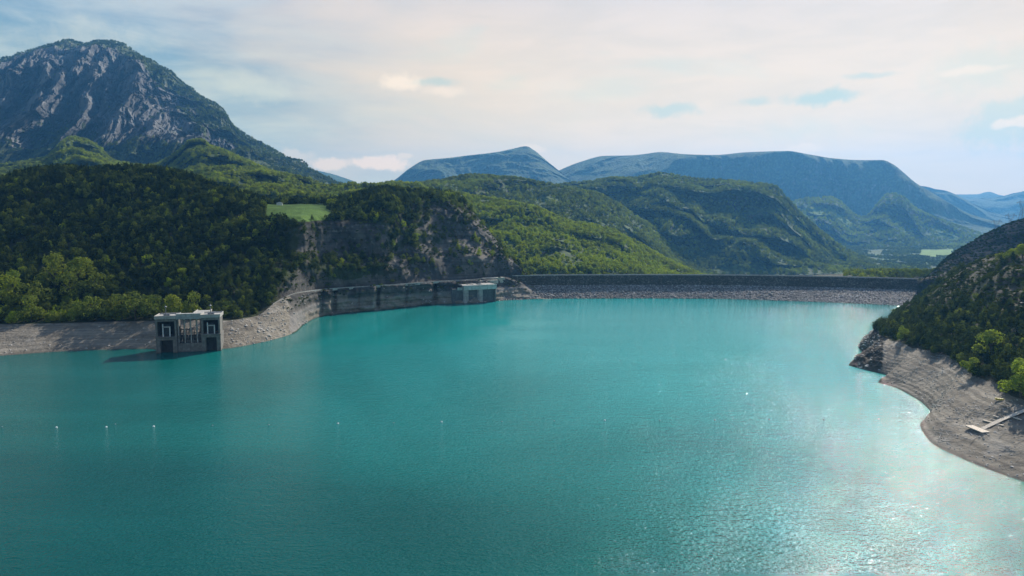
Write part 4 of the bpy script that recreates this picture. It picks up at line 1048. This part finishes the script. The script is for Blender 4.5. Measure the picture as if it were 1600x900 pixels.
# long yellow float
y0, y1 = hit(1554, 626.5), hit(1568.5, 624.5)
yb = thing('yellow_float', 'long yellow float lying on the right beach above the jetty', 'float', (Vector(y0)+Vector(y1))/2, math.atan2(y1.y-y0.y, y1.x-y0.x))
yl = min(8., (Vector(y1)-Vector(y0)).length)/2
bm = bmesh.new(); ring = []
for i in range(13):
    q = -1+2*i/12; rr = .72*(max(0, 1-abs(q)**5))**.5+.02
    ring.append([bm.verts.new((q*yl, math.cos(k*.785)*rr, .68+math.sin(k*.785)*rr*.9+.25*abs(q)**3)) for k in range(8)])
for a, b in zip(ring[:-1], ring[1:]):
    for k in range(8): bm.faces.new((a[k], a[(k+1) % 8], b[(k+1) % 8], b[k]))
bm.faces.new(ring[0][::-1]); bm.faces.new(ring[-1])
bmesh.ops.recalc_face_normals(bm, faces=bm.faces)
obj('hull', bm, simple('yellow_plastic', (.62, .47, .03), .45, .1, 2.), yb)
bm = bmesh.new()
for q in (-.5, 0, .5): add_bar(bm, (q*yl-.09, 0, .68), (q*yl+.09, 0, .68), .76, 14)
obj('strap', bm, M_dark, yb)
# ------------------------------------------------------------------ buoy line
bx = [(3,667),(88,668),(166,667.5),(180,663),(240,666.5),(332,665),(420,664),(528,662),(615,661),(690,659.5),(784,659),(866,658),(945,657),(1031,657),(1117,656.5),(1202,656),(1287,656),(1373,655)]
M_buoyw = simple('white_buoy_plastic', (.78, .80, .78), .4, .1, 3.); M_buoyd = simple('dull_buoy_plastic', (.20, .24, .24), .5, .15, 3.)
def lathe(bm, prof, n=12):
    rs = [[bm.verts.new((math.cos(k*6.2832/n)*r, math.sin(k*6.2832/n)*r, z)) for k in range(n)] for r, z in prof]
    for a, b in zip(rs[:-1], rs[1:]):
        for k in range(n): bm.faces.new((a[k], a[(k+1) % n], b[(k+1) % n], b[k]))
    bm.faces.new(rs[0][::-1]); bm.faces.new(rs[-1])
bm = bmesh.new(); lathe(bm, [(.1, -.5), (.5, -.32), (.66, 0), (.58, .34), (.3, .58), (.1, .66)]); bms = bpy.data.meshes.new('float_ball'); bm.to_mesh(bms); bm.free(); bms.materials.append(M_buoyw)
bm = bmesh.new(); lathe(bm, [(.1, -.5), (.5, -.32), (.66, 0), (.58, .34), (.3, .58), (.1, .66)]); bmd = bpy.data.meshes.new('float_ball'); bm.to_mesh(bmd); bm.free(); bmd.materials.append(M_buoyd)
bm = bmesh.new(); add_bar(bm, (0, 0, .6), (0, 0, .95), .07, 6); bmr = bpy.data.meshes.new('mooring_ring'); bm.to_mesh(bmr); bm.free(); bmr.materials.append(M_dark)
for i, (px, py) in enumerate(bx):
    white = i in (1, 2, 4, 7, 9, 12)
    ordn = ['at the far left edge', 'second from the left end', 'third from the left end', '', 'fourth from the left end', 'fifth from the left end', 'sixth from the left end', 'seventh from the left end', 'eighth from the left end', 'ninth from the left end', 'eighth from the right end', 'seventh from the right end', 'sixth from the right end', 'fifth from the right end', 'fourth from the right end', 'third from the right end', 'second from the right end', 'nearest the right beach'][i]
    lb = ('white' if white else 'dull grey')+' buoy of the line on the lake, '+ordn
    if i == 3: lb = 'small stray dull buoy floating just beyond the buoy line'
    b = thing('buoy', lb, 'buoy', tuple(atZ(px, py)), 0, 'buoys strung across the lake')
    if not white: b.scale = (.75, .75, .75)
    obj('float_ball', bms if white else bmd, None, b); obj('mooring_ring', bmr, None, b)
# ------------------------------------------------------------------ pylons
def pylon(px, ptop, Y, hgt, label, rzz):
    top = atY(px, ptop, Y); e = thing('pylon', label, 'pylon', (top[0], top[1], top[2]-hgt), rzz, 'pylons on the right skyline')
    H = hgt; bw, ww = H*.11, H*.045; zw = H*.62
    bm = bmesh.new(); lv = [0, .18, .34, .48, .62]
    for i in range(4):
        z0, z1 = lv[i]*H, lv[i+1]*H; a0 = bw+(ww-bw)*lv[i]/.62; a1 = bw+(ww-bw)*lv[i+1]/.62
        cs0 = [(-a0, -a0), (a0, -a0), (a0, a0), (-a0, a0)]; cs1 = [(-a1, -a1), (a1, -a1), (a1, a1), (-a1, a1)]
        for k in range(4):
            n = (k+1) % 4
            add_bar(bm, (*cs0[k], z0), (*cs1[k], z1), .26, 4); add_bar(bm, (*cs0[k], z0), (*cs1[n], z1), .14, 4); add_bar(bm, (*cs0[n], z0), (*cs1[k], z1), .14, 4); add_bar(bm, (*cs1[k], z1), (*cs1[n], z1), .14, 4)
    obj('mast', bm, M_galv, e)
    bm = bmesh.new(); wv = H*.17
    for s_ in (-1, 1):
        for yy in (-ww, ww):
            add_bar(bm, (s_*ww, yy, zw), (s_*wv, yy*.7, H*.88), .26, 4); add_bar(bm, (s_*ww*.2, yy, zw+.4), (s_*wv*.8, yy*.7, H*.88), .15, 4)
            add_bar(bm, (s_*wv, yy*.7, H*.88), (s_*wv*.9, 0, H), .18, 4)
    obj('fork', bm, M_galv, e)
    bm = bmesh.new()
    for yy in (-ww*.6, ww*.6):
        add_bar(bm, (-H*.34, yy*.2, H*.885), (H*.34, yy*.2, H*.885), .24, 4); add_bar(bm, (-wv, yy, H*.93), (wv, yy, H*.93), .2, 4)
        for s_ in (-1, 1): add_bar(bm, (s_*H*.34, 0, H*.885), (s_*wv, yy, H*.93), .15, 4)
    obj('crossarm', bm, M_galv, e)
    for s_ in (-1, 0, 1):
        bm = bmesh.new(); add_bar(bm, (s_*H*.3, 0, H*.885), (s_*H*.3, 0, H*.80), .16, 6); obj('insulator', bm, M_dark, e)
pylon(1580, 333, 1500, 42, 'middle one of three grey lattice pylons on the right skyline', .15)
pylon(1557.5, 342.5, 1750, 44, 'leftmost and smallest lattice pylon on the right skyline', .1)
pylon(1599, 312.5, 1330, 44, 'rightmost and tallest lattice pylon, cut by the right edge', .2)
# ------------------------------------------------------------------ farm shed in the meadow
fa = bvh.ray_cast(EYE, pixdir(437, 320.5))[0]
farm = thing('farm_shed', 'small white farm shed at the back of the green meadow on the left hill', 'shed', fa if fa else atY(437, 318, 1200), .2)
tp('wall', [((-4.2, -3, -1.), (4.2, 3, 3.2))], simple('white_render', (.75, .74, .70), .8, .1, 1.), 0, None, farm)
bm = bmesh.new(); add_prism(bm, [(-4.8, 3.1), (4.8, 3.1), (4.8, 3.3), (0, 4.9), (-4.8, 3.3)], -3.5, 3.5); bmesh.ops.recalc_face_normals(bm, faces=bm.faces)
obj('roof', bm, simple('pale_roof_sheet', (.60, .61, .62), .5, .1, 1.), farm)
# ------------------------------------------------------------------ path on the right bank
pp = [Vector((390, 557, 0)), Vector((394, 549, 0)), Vector((395, 540, 0)), Vector((394.5, 530, 0)), Vector((396, 518, 0)), Vector((404, 500, 0)), Vector((415, 480, 0))]
g_ = []
for s_ in (-1, 1):
    r_ = []
    for a, b in zip(pp[:-1], pp[1:]):
        for q in np.linspace(0, 1, 5, endpoint=False):
            p = a.lerp(b, q); n = Vector((b.y-a.y, a.x-b.x, 0)).normalized()*1.7*s_; p = p+n
            r_.append([p.x, p.y, p.z])
    g_.append(r_)
g_ = np.array(g_)
for j in range(g_.shape[1]):
    zs = [bvh.ray_cast(Vector((g_[i, j, 0], g_[i, j, 1], 300)), Vector((0, 0, -1)))[0] for i in (0, 1)]
    z_ = max(q.z for q in zs if q)+.4; g_[:, j, 2] = z_
mesh_from_grid('path', g_, M_grav, None, False)
# ------------------------------------------------------------------ single trees one can point at
def tree_at(px, py, hpx, tint, label, kind='broad', wide=1., group=None, seed=0):
    p = hit(px, py)
    if p is None: return
    h = hpx*(p-EYE).length/FPX
    k = {'broad': seed % 4, 'pine': 4+seed % 2, 'bush': 6+seed % 2}[kind]
    return tree(Vector((p.x, p.y, p.z-.3)), h, tint, k, label, group, wide=wide)
for a in ((1408, 533, 25, .74, 'bright green slim tree at the top of the right beach point', 'broad', .75),
          (1462, 553, 18, .42, 'grey green bush at the edge of the right beach below dark conifers', 'bush', .8),
          (1547, 556, 37, .78, 'vivid green round tree inside the dark wood on the right bank', 'broad', 1.15),
          (1573, 560, 22, .7, 'small light green tree beside the pale path on the right bank', 'broad', .8),
          (1520, 587, 27, .74, 'bright green bush standing at the edge of the right beach', 'broad', 1.2),
          (1594, 622, 52, .82, 'large vivid green tree at the right edge above the beach', 'broad', 1.05),
          (1612, 600, 44, .8, 'yellow green tree cut by the right edge of the picture', 'broad', 1.),
          (1597, 402, 19, .88, 'yellow green tree on the skyline of the right slope near the edge', 'broad', 1.5),
          (1580, 404, 15, .82, 'light green tree on the skyline of the right slope, left of two more', 'broad', 1.5),
          (1563, 408, 12, .7, 'small olive tree on the skyline of the right slope', 'broad', 1.4),
          (1400, 522, 15, .3, 'dark bush on the rock of the right point', 'bush', 1.),
          (273, 500, 40, .84, 'bright green tree right behind the left gate tower', 'broad', .95),
          (302, 498, 42, .7, 'light green tree behind the middle of the intake tower', 'broad', .8),
          (212, 500, 44, .6, 'broad olive tree with rounded crown left of the intake tower', 'broad', 1.3),
          (238, 500, 38, .55, 'olive tree between the broad rounded tree and the intake tower', 'broad', 1.15),
          (180, 500, 40, .63, 'olive tree second left of the intake tower above the beach', 'broad', 1.2),
          (140, 500, 36, .66, 'green tree with spreading crown above the left beach', 'broad', 1.2),
          (92, 503, 20, .78, 'small round bright bush at the edge of the left beach', 'bush', 1.),
          (118, 502, 24, .74, 'light green bush beside the small round one on the left beach', 'bush', 1.),
          (50, 503, 38, .68, 'bright tree above the left part of the beach', 'broad', 1.1),
          (60, 486, 44, .62, 'tall light green tree in the second row above the left beach', 'broad', 1.),
          (6, 480, 44, .85, 'vivid green tree at the left edge of the picture', 'broad', 1.1),
          (22, 462, 36, .8, 'bright tree just above the one at the left edge', 'broad', 1.),
          (86, 452, 52, .72, 'tall pale green tree highest in the bright group on the left', 'broad', 1.05),
          (125, 448, 44, .8, 'bright yellow green tree right of the tall pale one', 'broad', 1.2),
          (110, 470, 40, .6, 'olive tree below the tall pale one on the left', 'broad', 1.1),
          (150, 462, 34, .66, 'light green tree at the right end of the bright group', 'broad', 1.1),
          (513, 449, 9, .45, 'small bush on the roadside wall above the left cliff', 'bush', 1.2),
          (613, 443, 9, .5, 'lone bush beside the road above the middle cleft', 'bush', .9)):
    tree_at(a[0], a[1], a[2], a[3], a[4], a[5], a[6], seed=a[0])
# ------------------------------------------------------------------ loose stones and driftwood
rock_src = bpy.data.collections.new('stone_sources')
M_stone = simple('stone', (.44, .41, .37), .9, .35, .8); M_drift = simple('driftwood', (.50, .46, .41), .85, .25, 2.)
def stone(name, seed, mat):
    bm = bmesh.new(); bmesh.ops.create_icosphere(bm, subdivisions=2, radius=.5)
    rr = random.Random(seed); s3 = (rr.uniform(.8, 1.3), rr.uniform(.7, 1.1), rr.uniform(.5, .8))
    for v in bm.verts:
        k = 1+.35*float(fbm(v.co.x*2+seed, v.co.y*2, v.co.z*2, 2)); v.co = Vector((v.co.x*s3[0], v.co.y*s3[1], v.co.z*s3[2]))*k
    me = bpy.data.meshes.new(name); bm.to_mesh(me); bm.free(); me.materials.append(mat); return me
def log(name, seed):
    bm = bmesh.new(); rr = random.Random(seed); p = Vector((-.5, 0, .06))
    for i in range(4):
        q = p+Vector((.25, rr.uniform(-.06, .06), rr.uniform(-.02, .03))); add_bar(bm, p, q, .035-.006*i, 5, .03-.006*i)
        if i == 2: add_bar(bm, q, q+Vector((.14, .14*rr.choice((-1, 1)), .05)), .016, 4, .006)
        p = q
    me = bpy.data.meshes.new(name); bm.to_mesh(me); bm.free(); me.materials.append(M_drift); return me
for i, me in enumerate([stone('stone', 1, M_stone), stone('stone', 2, M_stone), stone('stone', 3, M_stone), log('log', 4), log('log', 5)]):
    o = bpy.data.objects.new('stone_source_%d' % i, me); rock_src.objects.link(o)
S3 = [(0,.34),(1,.33),(2,.33)]
deb = lambda th, fs=14.: (lambda P: np.clip((fbm(P[..., 0]/fs, P[..., 1]/fs, 0, 4)-th)*3, 0, 1))
beachR = lambda P, T, PX, N, C: (C[..., 2] > .5)*(T > 1.05)*(.10+deb(.08)(P))
st1 = scatter(HR, beachR, 4.5, .3, 1.2, lambda p, T, px, g: 0*px, S3, seed=31)
st2 = scatter(HR, lambda P, T, PX, N, C: (C[..., 2] > .5)*(T > 1.15)*(.04+deb(.12, 22.)(P)), 5., 2., 6.5, lambda p, T, px, g: 0*px, [(3, .5), (4, .5)], seed=32)
st3 = scatter(HR, lambda P, T, PX, N, C: (C[..., 2] < .3)*(C[..., 0] > .5)*(T > 1)*(T < 2.2)*.35, 7, .8, 2.4, lambda p, T, px, g: 0*px, S3, seed=33)
st4 = scatter(HA, lambda P, T, PX, N, C: (T > 1.03)*(T < 1.95)*(.02+.5*(PX > 352)*(PX < 440)+.25*deb(.2)(P)+.12*(PX > 440)*(T < 1.25)), 8, .5, 2.6, lambda p, T, px, g: 0*px, S3, seed=34)
forest('beach_stones', cat_([st1, st3, st4]), 'loose stones strewn over both beaches', rock_src)
forest('driftwood', st2, 'bleached driftwood strewn over the right beach', rock_src)
ldm = Land(); G_ = grid([W0, M0], [26], 1.1, 1.); ldm.P = G_; ldm.T = np.broadcast_to(np.linspace(0, 1, len(G_))[:, None], G_.shape[:2]); ldm.PX = 0*ldm.T+1000; ldm.C = np.zeros(G_.shape); ldm.N = np.zeros(G_.shape)+[0, -.7, .7]
st5 = scatter(ldm, lambda P, T, PX, N, C: .6+0*T, 7, .8, 2.3, lambda p, T, px, g: 0*px, S3, seed=35, cull=False)
forest('riprap_boulders', st5, 'loose boulders lying on the dam face above the water', rock_src)
print('STONES', len(st1['p']), len(st2['p']), len(st3['p']), len(st4['p']), len(st5['p']))

# ------------------------------------------------------------------ lamp posts on the dam crest
lamp0 = None
for i, j in enumerate(range(30, 880, 85)):
    p = w3[j]-np.array([0, .9, 0])
    words = ['first', 'second', 'third', 'fourth', 'fifth', 'sixth', 'seventh', 'eighth', 'ninth', 'tenth'][i]
    e = thing('street_lamp', 'thin grey lamp post on the dam crest road, '+words+' from the left', 'street lamp', p, 0, 'lamp posts along the dam crest')
    if lamp0 is None:
        bm = bmesh.new(); add_bar(bm, (0, 0, 0), (0, 0, 6.2), .09, 6, .06); add_bar(bm, (0, 0, 6.1), (0, -1.2, 6.5), .05, 5); a_ = obj('pole', bm, M_galv, e)
        bm = bmesh.new(); add_box(bm, (-.14, -1.75, 6.42), (.14, -1.1, 6.56), .03); b_ = obj('lamp_head', bm, M_steel, e); lamp0 = (a_.data, b_.data)
    else:
        obj('pole', lamp0[0], None, e); obj('lamp_head', lamp0[1], None, e)
